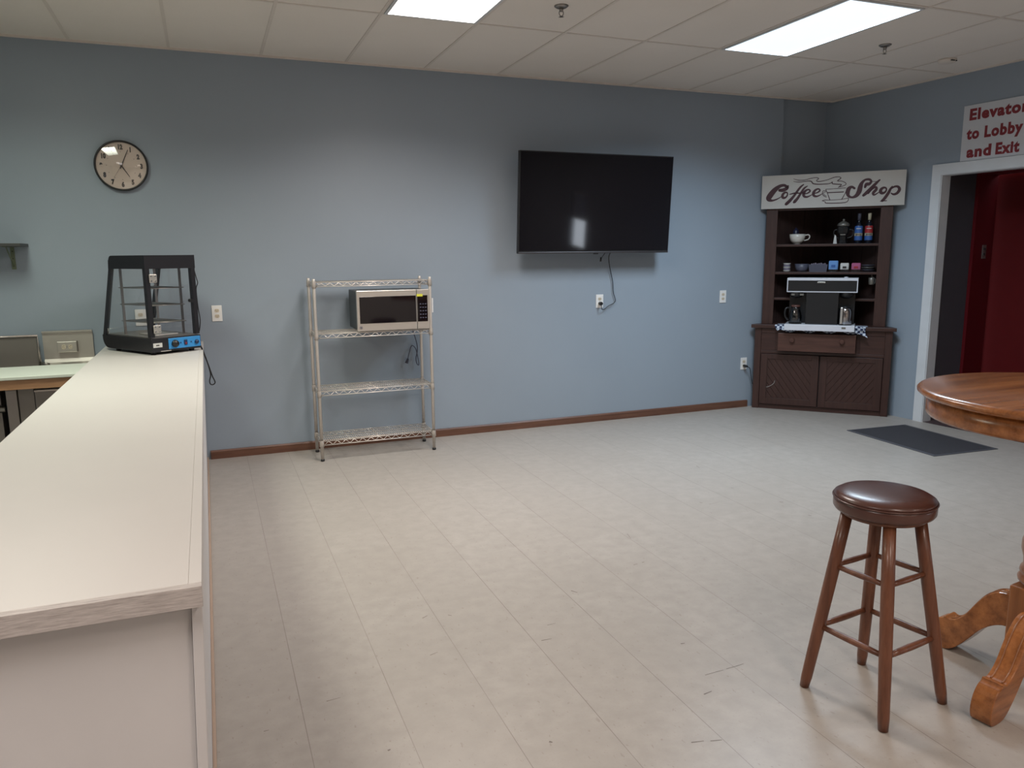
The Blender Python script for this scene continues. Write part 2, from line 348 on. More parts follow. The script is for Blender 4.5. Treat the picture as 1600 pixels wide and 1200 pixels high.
LETTERS = [[(0.225,2.114,0.0231),(0.1993,2.1315,0.0214),(0.1595,2.1241,0.0269),(0.1162,2.0911,0.0396),(0.0778,2.0421,0.0453),(0.0656,2.012,0.0399),(0.0935,1.9953,0.0181),(0.1381,2.0057,0.0108),(0.1791,2.0289,0.0054)],
 [(0.235,2.1263,0.0106),(0.2255,2.103,0.0249),(0.1924,2.088,0.0286),(0.1612,2.0874,0.0233)],
 [(0.2321,2.0406,0.011),(0.2267,2.0297,0.0126),(0.2181,2.0211,0.0148),(0.2081,2.0166,0.0174),(0.1986,2.0169,0.0196),(0.1914,2.0222,0.0212),(0.1881,2.0312,0.0217),(0.1892,2.0423,0.0211),(0.1946,2.0532,0.0195),(0.2032,2.0618,0.0173),(0.2132,2.0664,0.0147),(0.2228,2.066,0.0125),(0.2299,2.0607,0.0109),(0.2332,2.0517,0.0104),(0.2321,2.0406,0.011)],
 [(0.3702,2.1312,0.0087),(0.3459,2.1106,0.0158),(0.3212,2.0781,0.0176),(0.2926,2.0337,0.0194),(0.2593,1.992,0.0249),(0.2296,1.9628,0.025),(0.2237,1.9548,0.0178),(0.2472,1.9668,0.0071),(0.2678,1.9981,0.0053)],
 [(0.4041,2.1153,0.007),(0.3772,2.0966,0.0157),(0.3529,2.0586,0.0175),(0.3247,2.0097,0.0211),(0.2998,1.9787,0.0247),(0.2939,1.9725,0.0177)],
 [(0.2522,2.0472,0.0071),(0.3003,2.0562,0.0124),(0.3444,2.0544,0.0088),(0.388,2.0563,0.007)],
 [(0.373,2.0424,0.007),(0.41,2.0518,0.0105),(0.4291,2.0691,0.0139),(0.4171,2.084,0.0122),(0.3914,2.0752,0.0175),(0.3744,2.0487,0.0227),(0.3809,2.0239,0.0192),(0.4075,2.0175,0.014),(0.4415,2.0325,0.0069),(0.4581,2.0454,0.0043)],
 [(0.4582,2.0444,0.0069),(0.4948,2.0538,0.0104),(0.5137,2.071,0.0138),(0.5017,2.0859,0.0121),(0.4763,2.0771,0.0173),(0.4596,2.0507,0.0225),(0.4661,2.0261,0.0191),(0.4923,2.0197,0.0138),(0.526,2.0346,0.0069),(0.5424,2.0474,0.0043)],
 [(0.5638,2.0797,0.0043),(0.7326,2.085,0.0042)],
 [(0.58,2.0486,0.0077),(0.7154,2.0502,0.0076)],
 [(0.5638,2.0797,0.0051),(0.5802,2.045,0.0051),(0.6031,1.9858,0.0068)],
 [(0.7436,2.0827,0.005),(0.7311,2.0389,0.005),(0.7048,1.9848,0.0067)],
 [(0.5393,1.9783,0.0052),(0.5647,1.9845,0.0051),(0.6033,1.9813,0.0043),(0.7048,1.9848,0.0042),(0.7547,1.9936,0.005),(0.7611,1.9845,0.005),(0.7343,1.9552,0.0067),(0.5792,1.9552,0.0069),(0.5655,1.9692,0.0043),(0.5393,1.9783,0.0052)],
 [(0.5672,2.0634,0.0051),(0.5447,2.0679,0.0051),(0.5373,2.0467,0.0052),(0.5471,2.0238,0.0051),(0.5736,2.0094,0.0051)],
 [(0.5677,2.0544,0.0034),(0.5523,2.0551,0.0034),(0.5487,2.0417,0.0034),(0.5555,2.028,0.0034),(0.573,2.0201,0.0034)],
 [(0.2807,2.186,0.0035),(0.3298,2.171,0.0053),(0.3821,2.1722,0.0052),(0.4335,2.1841,0.0052),(0.4764,2.1884,0.0052),(0.4985,2.1784,0.006),(0.4796,2.1613,0.0052),(0.5042,2.1521,0.006),(0.572,2.1633,0.0051),(0.6302,2.1836,0.0059),(0.6723,2.1851,0.0051),(0.6865,2.1721,0.0067),(0.6591,2.1503,0.0059),(0.6955,2.1469,0.005),(0.7257,2.1322,0.005),(0.7333,2.1168,0.005),(0.7106,2.1037,0.005),(0.6816,2.0961,0.0051)],
 [(0.2819,2.1624,0.0035),(0.3306,2.1547,0.0053),(0.4001,2.1605,0.0061),(0.4349,2.1571,0.0078),(0.4534,2.1356,0.0087),(0.5055,2.127,0.0077),(0.5908,2.1294,0.006),(0.6172,2.1434,0.0059),(0.6181,2.1273,0.0068),(0.6676,2.1198,0.0076),(0.6948,2.1159,0.0067),(0.6708,2.093,0.0059)],
 [(0.8056,2.0783,0.0166),(0.7823,2.0917,0.02),(0.7583,2.075,0.0318),(0.752,2.0399,0.0302),(0.7621,2.0111,0.0201),(0.792,1.9993,0.0167),(0.8244,2.0131,0.0283),(0.8455,2.0476,0.0364),(0.8531,2.0869,0.0347),(0.8633,2.1216,0.0248),(0.8888,2.1484,0.0164),(0.923,2.1512,0.018),(0.9404,2.1338,0.0163),(0.9255,2.1118,0.0229),(0.9027,2.1093,0.0246),(0.8927,2.0852,0.0165)],
 [(1.0089,2.1428,0.0113),(0.986,2.1204,0.0195),(0.948,2.0784,0.0245),(0.9135,2.0404,0.0263),(0.8839,2.0134,0.0198)],
 [(0.9446,2.1319,0.0033),(0.9993,2.1293,0.0032)],
 [(0.9226,2.0269,0.0082),(0.9528,2.0668,0.0131),(0.9804,2.0814,0.0163),(0.9857,2.0619,0.0212),(0.9632,2.0314,0.0212),(0.9725,2.0135,0.0131),(1.0077,2.0348,0.0065)],
 [(1.0674,2.0498,0.0122),(1.0624,2.0394,0.0139),(1.0539,2.0313,0.0165),(1.0436,2.027,0.0193),(1.0335,2.0274,0.0218),(1.0256,2.0325,0.0235),(1.0215,2.0411,0.0241),(1.0221,2.0517,0.0234),(1.0271,2.0621,0.0217),(1.0356,2.0702,0.0191),(1.0459,2.0745,0.0163),(1.056,2.074,0.0138),(1.0638,2.069,0.0121),(1.0679,2.0604,0.0115),(1.0674,2.0498,0.0122)],
 [(1.1134,2.0826,0.008),(1.1005,2.0606,0.0177),(1.0851,2.0247,0.0226),(1.0597,1.9821,0.0227),(1.0409,1.9601,0.0195)],
 [(1.0265,1.9571,0.0065),(1.0749,1.9589,0.0065)],
 [(1.0954,2.0521,0.008),(1.1258,2.0768,0.0144),(1.1576,2.0789,0.0175),(1.1728,2.0541,0.0223),(1.1573,2.0236,0.0208),(1.1301,2.0125,0.016),(1.1077,2.0238,0.008)]]
SCUFFS = [([(1.145, 2.607), (1.189, 2.605)], 0.0042), ([(1.455, 2.975), (1.473, 2.946)], 0.0056), ([(1.594, 2.145), (1.642, 2.148), (1.676, 2.148)], 0.0028), ([(1.692, 2.151), (1.736, 2.152), (1.774, 2.156)], 0.0028), ([(1.516, 2.043), (1.553, 2.049)], 0.0056), ([(0.908, 2.009), (0.916, 2.002)], 0.0084), ([(2.737, 3.8), (2.747, 3.782)], 0.0056), ([(3.194, 3.617), (3.207, 3.598)], 0.006999999999999999), ([(3.179, 3.355), (3.188, 3.339)], 0.006299999999999999), ([(3.2, 4.497), (3.192, 4.446)], 0.0042), ([(3.101, 3.971), (3.108, 3.953)], 0.0042), ([(1.868, 3.118), (1.894, 3.124)], 0.0034999999999999996), ([(1.923, 3.13), (1.939, 3.132)], 0.0042), ([(1.219, 2.715), (1.258, 2.717)], 0.0028), ([(0.287, 2.506), (0.336, 2.511)], 0.0028), ([(0.073, 2.411), (0.089, 2.412)], 0.0034999999999999996), ([(0.425, 2.16), (0.434, 2.163)], 0.006999999999999999), ([(0.756, 2.976), (0.782, 2.991)], 0.0042), ([(0.703, 2.668), (0.737, 2.679)], 0.0028), ([(1.642, 2.372), (1.659, 2.37)], 0.0056), ([(0.865, 2.962), (0.878, 2.95)], 0.0042), ([(0.116, 5.245), (0.213, 5.297)], 0.0021), ([(3.848, 2.733), (3.833, 2.667)], 0.0021), ([(1.32, 1.835), (1.361, 1.826)], 0.0042), ([(1.38, 1.818), (1.417, 1.809)], 0.0034999999999999996), ([(2.056, 3.506), (2.037, 3.431)], 0.0021), ([(2.768, 3.746), (2.841, 3.755)], 0.0021)]

# ================================================================== STRUCTURE
def struct(name, mb, m, bevel=0, parent=None):
    o = mb.build(name, m, parent, bevel)
    if not parent: o['kind'] = 'structure'
    return o
struct('floor', MB().prism([(XL, YB), (6.62, YB), (5.803, D+.06), (XL, D+.06)], -.05, 0), 'floor')
struct('ceiling', MB().prism([(XL-.1, YB-.1), (6.8, YB-.1), (5.95, D+.2), (XL-.1, D+.2)], H, H+.08), 'ceil')
g = MB(); hw = .010
k0 = int((XL-GX0)/TX)-1
for k in range(k0, 13):
    x = GX0+k*TX
    if x < XL+.05: continue
    xm = x
    yb = YB
    # stop at the slanted right wall
    y_hit = D if x < 5.78 else D-(x-5.803)/.0733
    if y_hit > YB+.1: g.box(x-hw, x+hw, YB, min(D, y_hit-.02), H-.004, H)
for k in range(8):
    y = GY0-k*1.2192
    g.box(XL, 5.803+(D-y)*.0733, y-hw, y+hw, H-.0042, H)
g.box(XL, 5.80, D-.022, D, H-.012, H)
g2 = MB().box(0, 10.6, -.022, 0, H-.012, H).xf(Matrix.Translation(RC) @ Matrix.Rotation(math.atan2(RW.y, RW.x), 4, 'Z'))
g.add(g2.v, g2.f)
struct('trim_1', g, 'tbar')
struct('wall_back', MB().prism([(XL-.1, D), (5.222, D), (5.222, D+.06), (5.95, D+.06), (5.95, D+.2), (XL-.1, D+.2)], 0, H), 'wall')
struct('wall_left', MB().box(XL-.1, XL, YB, D, 0, H), 'wall')
RM = Matrix.Translation(RC) @ Matrix.Rotation(math.atan2(RW.y, RW.x), 4, 'Z')   # right wall frame: x along wall towards viewer, y into wall
A0, A1, DT = 1.2247, 2.44, 2.150            # door opening
W0, W1, WZ0, WZ1 = 6.62, 7.36, .62, 1.62    # side window further back
w = MB().box(-.062, A0, 0, .10, 0, H).box(A0, A1, 0, .10, DT, H).box(A1, W0, 0, .10, 0, H)
w.box(W0, W1, 0, .10, 0, WZ0).box(W0, W1, 0, .10, WZ1, H).box(W1, 10.8, 0, .10, 0, H)
struct('wall_right', w.xf(RM), 'wall')
struct('wall_front', MB().box(XL-.1, 6.7, YB-.1, YB, 0, H), 'white_wall')
w = MB().box(W0, W1, .03, .08, WZ0, WZ0+.04).box(W0, W1, .03, .08, WZ1-.04, WZ1).box(W0, W0+.04, .03, .08, WZ0, WZ1).box(W1-.04, W1, .03, .08, WZ0, WZ1).box(W0, W1, .03, .08, 1.14, 1.175)
wn_ = struct('window_1', w.xf(RM), 'trim_white')
MB().box(W0+.04, W1-.04, .050, .052, 1.175, WZ1-.04).xf(RM).build('shade', 'shade', wn_)
struct('baseboard_back', MB().xprism([(D-.016, 0), (D, 0), (D, .066), (D-.010, .066), (D-.016, .056)], 'x', -.055, 4.93), 'base_wood')
# door casing and passage
w = MB().box(A0-.085, A0, -.018, 0, 0, DT+.088).box(A1, A1+.085, -.018, 0, 0, DT+.088).box(A0, A1, -.018, 0, DT, DT+.088)
w.box(A0, A0+.006, -.010, .10, 0, DT).box(A1-.006, A1, -.010, .10, 0, DT).box(A0, A1, -.010, .10, DT-.006, DT)
struct('door_1', w.xf(RM), 'trim_white', .002)
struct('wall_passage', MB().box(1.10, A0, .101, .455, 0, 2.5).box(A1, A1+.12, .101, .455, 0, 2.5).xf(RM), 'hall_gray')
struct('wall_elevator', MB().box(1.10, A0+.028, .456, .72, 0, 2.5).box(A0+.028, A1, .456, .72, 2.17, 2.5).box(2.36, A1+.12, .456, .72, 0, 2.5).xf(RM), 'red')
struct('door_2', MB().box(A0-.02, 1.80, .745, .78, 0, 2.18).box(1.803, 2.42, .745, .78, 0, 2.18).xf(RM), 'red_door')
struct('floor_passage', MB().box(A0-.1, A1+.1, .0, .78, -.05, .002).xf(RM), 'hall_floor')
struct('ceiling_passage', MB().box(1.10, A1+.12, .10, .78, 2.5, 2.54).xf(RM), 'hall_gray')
fr = math.atan2(RW.y, RW.x)
pl = thing('elevator_call_button', 'small dark elevator call button plate on the red wall inside the doorway', 'call button', RM @ Vector((A0+.0295, .60, 1.50)), fr)
MB().box(0, .004, -.028, .028, -.06, .06).build('plate', 'steel_d', pl, .001)
for dz in (-.022, .022): MB().lathe([(.012, .004), (.012, .009), (.008, .011)], (0, 0, dz), 14, axis='x').build('button', 'black', pl)

# ================================================================== CEILING FITTINGS
def lamp(x0, y0, key, label):
    col, st, pw = LAMPS[key]
    t = thing('ceiling_light', label, 'ceiling light', (x0+TX/2, y0-.6096, H), 0, None)
    f = MB(); a, b = TX/2-.014, .6096-.014; i, j = a-.018, b-.018
    f.box(-a, a, -b, -j, -.010, -.001).box(-a, a, j, b, -.010, -.001).box(-a, -i, -j, j, -.010, -.001).box(i, a, -j, j, -.010, -.001)
    f.build('frame', 'trim_white', t)
    MB().box(-i, i, -j, j, -.006, -.001).build('diffuser', emit('lit panel '+key, col, st), t)
    ld = bpy.data.lights.new('tube_light', 'AREA'); ld.shape = 'RECTANGLE'; ld.size = 2*i; ld.size_y = 2*j
    ld.energy = pw; ld.color = col; ld.spread = SPREAD
    lo = bpy.data.objects.new('tube_light', ld); C.objects.link(lo); lo.location = (0, 0, -.0075); lo.parent = t
    return t
lamp(GX0+3*TX, GY0, 'middle', 'bright warm-white ceiling panel light, cut off by the top edge left of the sprinkler heads')
lamp(GX0+7*TX, GY0, 'right', 'bright bluish-white ceiling panel light on the right, nearest the doorway')
lamp(GX0-1*TX, GY0, 'kitchen', 'ceiling panel light over the kitchen side, out of the picture at upper left')
for kx, ky, key, lab in ((-1, 3, 'kitchen_rear', 'kitchen side, second row'), (3, 4, 'rear', 'added fill light in the middle column, well behind'), (7, 4, 'rear', 'added fill light in the right column, well behind'), (3, 6, 'rear', 'added fill light in the middle column, rearmost row'), (7, 6, 'rear', 'added fill light in the right column, rearmost row')):
    lamp(GX0+kx*TX, GY0-ky*1.2192, key, 'ceiling panel light outside the picture, '+lab)  # the four 'rear' panels are added fill lights
def sprinkler(x, y, label):
    t = thing('sprinkler_head', label, 'sprinkler', (x, y, H), 0, None)
    MB().lathe([(.042, -.001), (.042, -.004), (.03, -.012), (.016, -.014)], seg=28).build('escutcheon', 'steel_d', t)
    b = MB().lathe([(.013, -.014), (.011, -.03), (.006, -.034)], seg=16)
    b.tube(spline([(.009, 0, -.028), (.014, 0, -.042), (.006, 0, -.058)], 4), .0025, 6).tube(spline([(-.009, 0, -.028), (-.014, 0, -.042), (-.006, 0, -.058)], 4), .0025, 6)
    b.build('frame', 'steel_d', t)
    d = MB().lathe([(.006, -.056), (.006, -.060)], seg=12)
    for k in range(10):
        a = 2*PI*k/10; c, s = math.cos(a), math.sin(a)
        d.add([(c*.005-s*.003, s*.005+c*.003, -.060), (c*.005+s*.003, s*.005-c*.003, -.060), (c*.017+s*.003, s*.017-c*.003, -.062), (c*.017-s*.003, s*.017+c*.003, -.062)], [(0, 1, 2, 3), (3, 2, 1, 0)])
    d.build('deflector', 'steel_d', t, fix=False)
sprinkler(2.054, 4.358, 'pendent sprinkler head hanging between the two ceiling lights')
sprinkler(4.585, 4.365, 'pendent sprinkler head right of the bluish ceiling light')
t = thing('smoke_detector', 'round off-white smoke detector near the right wall, above the white sign', 'smoke detector', (5.388, 4.525, H))
MB().lathe([(.066, 0), (.066, -.012), (.058, -.024), (.030, -.030), (.001, -.030)], seg=32).build('body', 'tbar', t)
MB().box(-.030, .006, -.064, -.055, -.022, -.015).box(.018, .030, -.063, -.052, -.022, -.015).build('vent', 'slot', t)
o = MB().lathe([(.012, H-.0005), (.008, H-.010), (.001, H-.016)], (1.43, 4.07, 0), 10).build('ceiling_mark', 'steel_d');  # dark mark on the tile, modelled as a small stub
tag(o, 'tiny dark mark in the ceiling tile beside the warm-white light', 'hook')

# ================================================================== WALL FITTINGS
def outlet(x, z, label, y=D, rz=0, horizontal=False, mats=('plate', 'ivory')):
    t = thing('wall_outlet', label, 'outlet', (x, y, z), rz, None)
    R_ = Matrix.Rotation(PI/2, 4, 'Y') if horizontal else Matrix()
    MB().box(-.036, .036, -.006, 0, -.059, .059).xf(R_).build('cover_plate', mats[0], t, .002)
    for dz in (-.0205, .0205):
        f = MB(); pts = [(.0165*math.cos(a)*1.0, max(-.0125, min(.0125, .0165*math.sin(a)))+dz) for a in [2*PI*i/24 for i in range(24)]]
        f.xprism(pts, 'y', -.0085, -.0055).xf(R_); fo = f.build('socket', mats[1], t)
        s = MB().box(-.0075, -.0055, -.0092, -.008, dz-.002, dz+.006).box(.0055, .0075, -.0092, -.008, dz-.001, dz+.006).box(-.002, .002, -.0092, -.008, dz-.0085, dz-.005).xf(R_)
        s.build('slot', 'slot', fo)
    MB().lathe([(.003, -.0075), (.003, -.0055)], seg=10, axis='y').xf(R_).build('screw', 'plate' if mats[0] == 'plate' else 'steel_d', t)
    return t
outlet(.062, 1.106, 'white outlet with ivory sockets on the wall right of the display warmer')
outlet(-.452, 1.094, 'white outlet on the wall seen through the display warmer glass')
outlet(3.268, 1.097, 'white outlet below the television with its cord plugged in')
outlet(4.598, 1.099, 'white outlet with nothing plugged in, right of the television')
outlet(4.874, .434, 'low white outlet beside the corner cabinet with a black plug in it')
outlet(1.690, 1.111, 'white outlet mostly hidden behind the right post of the wire rack')

# clock
t = thing('wall_clock', 'round black-rimmed wall clock with a beige face, showing five past five', 'clock', (-.486, D, 2.150))
MB().lathe([(.150, 0), (.163, -.006), (.171, -.022), (.170, -.032), (.162, -.036), (.158, -.030), (.158, -.018)], seg=64, axis='y', caps=False).build('rim', 'black', t)
MB().lathe([(.159, -.018), (.159, -.016)], seg=64, axis='y', smooth=False).build('dial', 'dial', t)
for k in range(1, 13):
    nm = MB(); a = 2*PI*k/12; text_mb(nm, str(k), .043, Matrix.Translation((.126*math.sin(a), -.019, .126*math.cos(a)-.015)) @ UP, .0004, .0030, .74, align='CENTER')
    nm.build('numeral', 'ink', t)
    MB().lathe([(.0022, -.019), (.0022, -.018)], (.094*math.sin(a), 0, .094*math.cos(a)), 8, axis='y').build('hour_dot', 'ink', t)
def hand(a, l, w, tail, y, nm_, m_='ink'):
    Rm = Matrix.Rotation(a, 4, 'Y')
    MB().prism([(-w, -tail), (w, -tail), (w*.45, l), (-w*.45, l)], 0, .0012).xf(Rm @ Matrix.Translation((0, y, 0)) @ UP).build(nm_, m_, t)
hand(math.radians(24), .118, .0042, .022, -.022, 'minute_hand'); hand(math.radians(148), .088, .0048, .018, -.0205, 'hour_hand'); hand(math.radians(213), .10, .0009, .0, -.0235, 'second_hand', 'brown_pl')
MB().lathe([(.008, -.018), (.008, -.026)], seg=16, axis='y').build('hub', 'ink', t)
MB().lathe([(.158, -.026), (.12, -.035), (.07, -.041), (.03, -.043), (.001, -.0435)], seg=64, axis='y', caps=False).build('lens', 'lens', t)

# shelf board at left edge
t = thing('wall_shelf', 'dark wall shelf with a green metal bracket at the left edge', 'shelf', (-1.10, D, 1.60))
MB().box(-1.1, 0, -.26, 0, 0, .020).build('board', 'shelf_d', t, .002)
b = MB().box(-.110, -.085, -.004, 0, -.15, -.001).box(-.110, -.085, -.22, 0, -.004, -.0005).tube([(-.0975, -.003, -.13), (-.0975, -.17, -.005)], .004, 6)
br = b.build('bracket', 'dgrn', t)
for z in (-.03, -.078, -.128): MB().lathe([(.004, -.0055), (.004, -.0035)], (-.0975, 0, z), 10, axis='y').build('screw', 'slot', br)
for o_ in [br]:
    c_ = o_.copy(); C.objects.link(c_); c_.parent = t; c_.location.x -= .8
    for ch in o_.children: d_ = ch.copy(); C.objects.link(d_); d_.parent = c_

# television
t = thing('television', 'large black flat television on the back wall, screen off', 'television', (3.128, 5.915, 1.9325)); t.rotation_euler = (.072, 0, 0)
TW, TH = .720, .4085
MB().box(-TW, TW, -.010, .030, -TH, TH).build('housing', 'black', t, .003)
MB().box(-TW+.008, TW-.008, -.0115, -.0095, -TH+.020, TH-.008).build('screen', 'screen', t)
MB().box(-TW, TW, -.0125, .026, -TH-.004, -TH+.010).build('bottom_bezel', 'tvbar', t, .002)
MB().box(-.55, .55, .030, .055, -.30, .18).build('rear_cover', 'black', t, .01)
MB().box(-.022, .022, -.011, -.004, -TH-.012, -TH-.002).build('sensor', 'black', t)
tt = thing('tv_mount', 'black wall bracket behind the television', 'wall bracket', (3.152, D, 1.95))
MB().box(-.22, .22, -.012, 0, -.12, .12).box(-.16, -.12, -.145, -.012, -.1, .1).box(.12, .16, -.145, -.012, -.1, .1).build('bracket', 'blackmetal', tt)
def world_child(mb, name, m, parent):
    """mesh given in world coordinates, parented to a moved thing"""
    parent_m = Matrix(); q = parent
    while q is not None:
        parent_m = Matrix.Translation(q.location) @ q.rotation_euler.to_matrix().to_4x4() @ parent_m; q = q.parent
    return mb.xf(parent_m.inverted()).build(name, m, parent)
cordpts = [(3.335, 5.99, 1.56), (3.338, 6.085, 1.50), (3.352, 6.10, 1.411), (3.390, 6.11, 1.269), (3.399, 6.11, 1.17), (3.421, 6.11, 1.108), (3.405, 6.105, 1.078), (3.345, 6.10, 1.052), (3.295, 6.09, 1.024), (3.27, 6.085, 1.030), (3.266, 6.085, 1.062), (3.266, 6.09, 1.0765)]
pc = world_child(MB().tube(spline(cordpts, 5), .0035, 7), 'power_cord', 'black', t)
world_child(MB().lathe([(.013, -.045), (.016, -.035), (.016, -.0095)], (3.268, D, 1.0765), 16, axis='y'), 'plug', 'black', pc)
world_child(MB().tube([(3.241, 5.97, 1.53), (3.240, 6.04, 1.48)], .003, 6).tube([(3.240, 6.05, 1.485), (3.236, 6.052, 1.448)], .008, 8), 'loose_connector', 'black', t)

# ================================================================== DOORWAY SIGN
t = thing('elevator_sign', 'white sign with dark red words Elevator to Lobby and Exit above the doorway', 'sign', RM @ Vector((1.374, 0, 2.2415)), fr)
MB().box(0, .62, -.006, 0, 0, .440).build('board', 'sign_w', t, .001)
for s_, z_, x_, w_ in (('Elevator', .324, .053, .472), ('to', .174, .040, .106), ('Lobby', .174, .190, .302), ('and', .029, .053, .204), ('Exit', .029, .293, .186)):
    lt = text_mb(MB(), s_, .118, Matrix.Translation((x_, -.0068, z_)) @ UP, .0006, .0056, width=w_, spacing=1.14)
    lt.build('lettering', 'redletter', t)

# ================================================================== FLOOR MAT
t = thing('rubber_mat', 'dark grey ribbed rubber mat on the floor by the doorway', 'mat', (5.308, 4.44, 0), math.radians(-3.5))
MB().box(-.315, .315, -.455, .455, 0, .005).build('base', 'rubber', t, .002)
r_ = MB()
for i in range(58):
    y = -.43+i*.0151; r_.box(-.285, .285, y, y+.007, .0051, .0075)
tag(r_.build('ribs', 'rubber', t), kind='')

# ================================================================== BAR
t = thing('bar_cabinet', 'white panelled base of the long bar counter', 'counter base', (0, 0, 0))
ZT = .905
MB().xprism([(-.655, 0), (-.105, 0), (-.071, ZT-.045), (-.655, ZT-.045)], 'y', 1.545, 6.09).build('body', 'panel_white', t)
MB().xprism([(-.104, 0), (-.083, 0), (-.0495, ZT-.0425), (-.070, ZT-.0425)], 'y', 1.53, 6.11).build('side_panel', 'panel_white', t, .002)
MB().box(-.0825, -.0705, 1.528, 6.105, 0, .022).build('shoe_moulding', 'shoe', t, .003)
t = thing('bar_countertop', 'long white laminate bar top running toward the back wall', 'countertop', (0, 0, 0))
MB().prism([(-.690, 1.52), (-.072, 1.52), (-.072, 6.122), (-.655, 6.122), (-.690, 6.06)], ZT-.040, ZT).build('slab', 'lam', t, .0015)
MB().box(-.690, -.048, 1.500, 1.5195, ZT-.042, ZT-.0003).build('front_edging', 'lam_edge', t, .0005)
MB().box(-.0719, -.048, 1.5200, 6.12, ZT-.042, ZT).build('side_edging', 'lam', t, .0015)

# ================================================================== KITCHEN CORNER
t = thing('kitchen_worktop', 'pale worktop with a raw pine front edge behind the bar', 'worktop', (0, 0, 0))
MB().box(-2.9, -.705, 5.02, 5.50, .843, .862).build('slab', 'klam', t, .003)
MB().box(-2.9, -.705, 5.035, 5.060, .786, .8425).build('fascia', 'pine', t, .001)
MB().lathe([(.008, -.001), (.008, .001)], (-.775, 5.035, .812), 14, axis='y').build('wood_knot', 'brown_pl', t)
for x in (-2.85, -.745): MB().box(x, x+.04, 5.44, 5.48, 0, .8425).build('leg', 'pine', t)
t = thing('steel_cabinet', 'stainless steel cabinet with a door under the pine-edged worktop', 'cabinet', (0, 0, 0))
MB().box(-1.115, -.72, 5.14, 5.43, .02, .775).build('body', 'steel_d', t)
MB().box(-1.115, -1.06, 5.105, 5.139, .02, .775).build('post', 'steel_v', t, .002)
MB().box(-1.055, -.975, 5.115, 5.139, .02, .775).build('side_panel', 'steel_d', t, .001)
dd = MB().box(-.97, -.725, 5.10, 5.139, .10, .765).build('door', 'steel_d', t, .003)
MB().box(-.97, -.725, 5.094, 5.0995, .758, .767).build('edge_highlight', 'chrome', dd)  # bright strip standing in for the highlight on the door's top edge
MB().lathe([(.010, 0), (.010, -.006), (.006, -.009)], (-.905, 5.10, .700), 14, axis='y').build('lock', 'chrome', dd)
t = thing('steel_shelf_unit', 'low stainless shelving with round rail at the far left under the worktop', 'shelf', (0, 0, 0))
MB().box(-2.6, -1.18, 5.16, 5.42, .58, .60).box(-2.6, -1.18, 5.16, 5.42, .20, .22).build('shelf', 'steel_d', t)
MB().tube([(-2.6, 5.13, .665), (-1.128, 5.13, .665)], .022, 12).build('rail', 'chrome', t)
for x in (-2.6, -1.17): MB().box(x-.02, x+.02, 5.14, 5.42, 0, .775).build('post', 'steel_d', t)
t = thing('sink_unit', 'stainless steel sink with a framed splash back at the left wall end', 'sink', (0, 0, 0))
MB().box(-2.6, -1.10, 5.52, 6.10, .60, .785).build('body', 'steel_d', t)
MB().box(-2.6, -1.105, 6.06, 6.11, .786, .990).build('splash_back', 'steel_d', t)
MB().tube([(-2.6, 6.055, 1.0), (-1.096, 6.055, 1.0), (-1.096, 6.05, .79)], .010, 10).build('rolled_rim', 'chrome', t)
MB().tube([(-1.082, 6.04, .81), (-1.04, 6.03, .80)], .012, 10).build('fitting', 'steel_d', t)
t = thing('steel_drainboard', 'stainless drainboard with an upright splash panel and a horizontal outlet beside the bar', 'drainboard', (0, 0, 0))
MB().box(-1.078, -.705, 5.52, 6.10, .765, .785).build('deck', 'steel', t, .004)
MB().xprism([(6.108, .785), (6.112, .785), (6.112, 1.025), (6.085, 1.025), (6.085, 1.015), (6.104, 1.015), (6.104, .83), (6.095, .805), (6.075, .79), (6.07, .7855)], 'x', -1.076, -.768).build('splash_panel', 'steel', t)
for x in (-1.05, -.74): MB().box(x-.02, x+.02, 5.56, 5.60, 0, .765).box(x-.02, x+.02, 6.0, 6.04, 0, .765).build('leg', 'steel_d', t)
o = outlet(-.925, .915, 'horizontal steel-covered outlet on the stainless splash panel', y=6.062, horizontal=True, mats=('steel', 'ivory'))
MB().box(-.060, .060, 0, .041, -.037, .037).build('box', 'steel_d', o, .001)

# ================================================================== DISPLAY WARMER
wz = ZT
t = thing('display_warmer', 'black glass-sided food display warmer with a blue control panel on the bar', 'food warmer', (-.348, 5.338, wz), math.radians(33))
BW, BD, BH = .345, .60, .63      # local x: control-panel side, local y: glass side going to the wall
def rc(poly, r, k):               # cheap corner list helper: arc of radius r at quarter k around point
    cx, cy = poly; return [(cx+r*math.cos(a), cy+r*math.sin(a)) for a in [k*PI/2+i*PI/12 for i in range(7)]]
base = [(0, .018), (BD-.07, .018)]+[(BD-.07+.07*math.sin(a), .088-.07*math.cos(a)) for a in [i*PI/12 for i in range(1, 7)]]+[(BD, .105), (0, .105)]
MB().xprism(base, 'x', 0, BW).build('base', 'blackmetal', t)
for x in (.04, BW-.04):
    for y in (.05, BD-.12): MB().lathe([(.016, 0), (.019, .0175)], (x, y, 0), 14).build('foot', 'black', t)
MB().box(.012, BW-.012, .012, BD-.03, .1055, .113).build('deck', 'steel_d', t)
T0, T1 = 0.0, .425
top = [(T0, .545), (T1+.018, .545), (T1+.012, .60)]+[(T1-.028+.035*math.cos(a), .595+.035*math.sin(a)) for a in [i*PI/12 for i in range(1, 7)]]+[(T0, .63)]
MB().xprism(top, 'x', 0, BW).build('top_hood', 'blackmetal', t)
def bar(a, b, w1, w2, name, m='blackmetal'):
    """rectangular bar between two (x,y,z) with x and y half-sizes"""
    mb = MB(); v = [(p[0]+sx*w1, p[1]+sy*w2, p[2]) for p in (a, b) for sx, sy in ((-1, -1), (1, -1), (1, 1), (-1, 1))]
    mb.add(v, [(0, 1, 2, 3), (4, 5, 6, 7)]+[(i, (i+1) % 4, 4+(i+1) % 4, 4+i) for i in range(4)]); return mb.build(name, m, t)
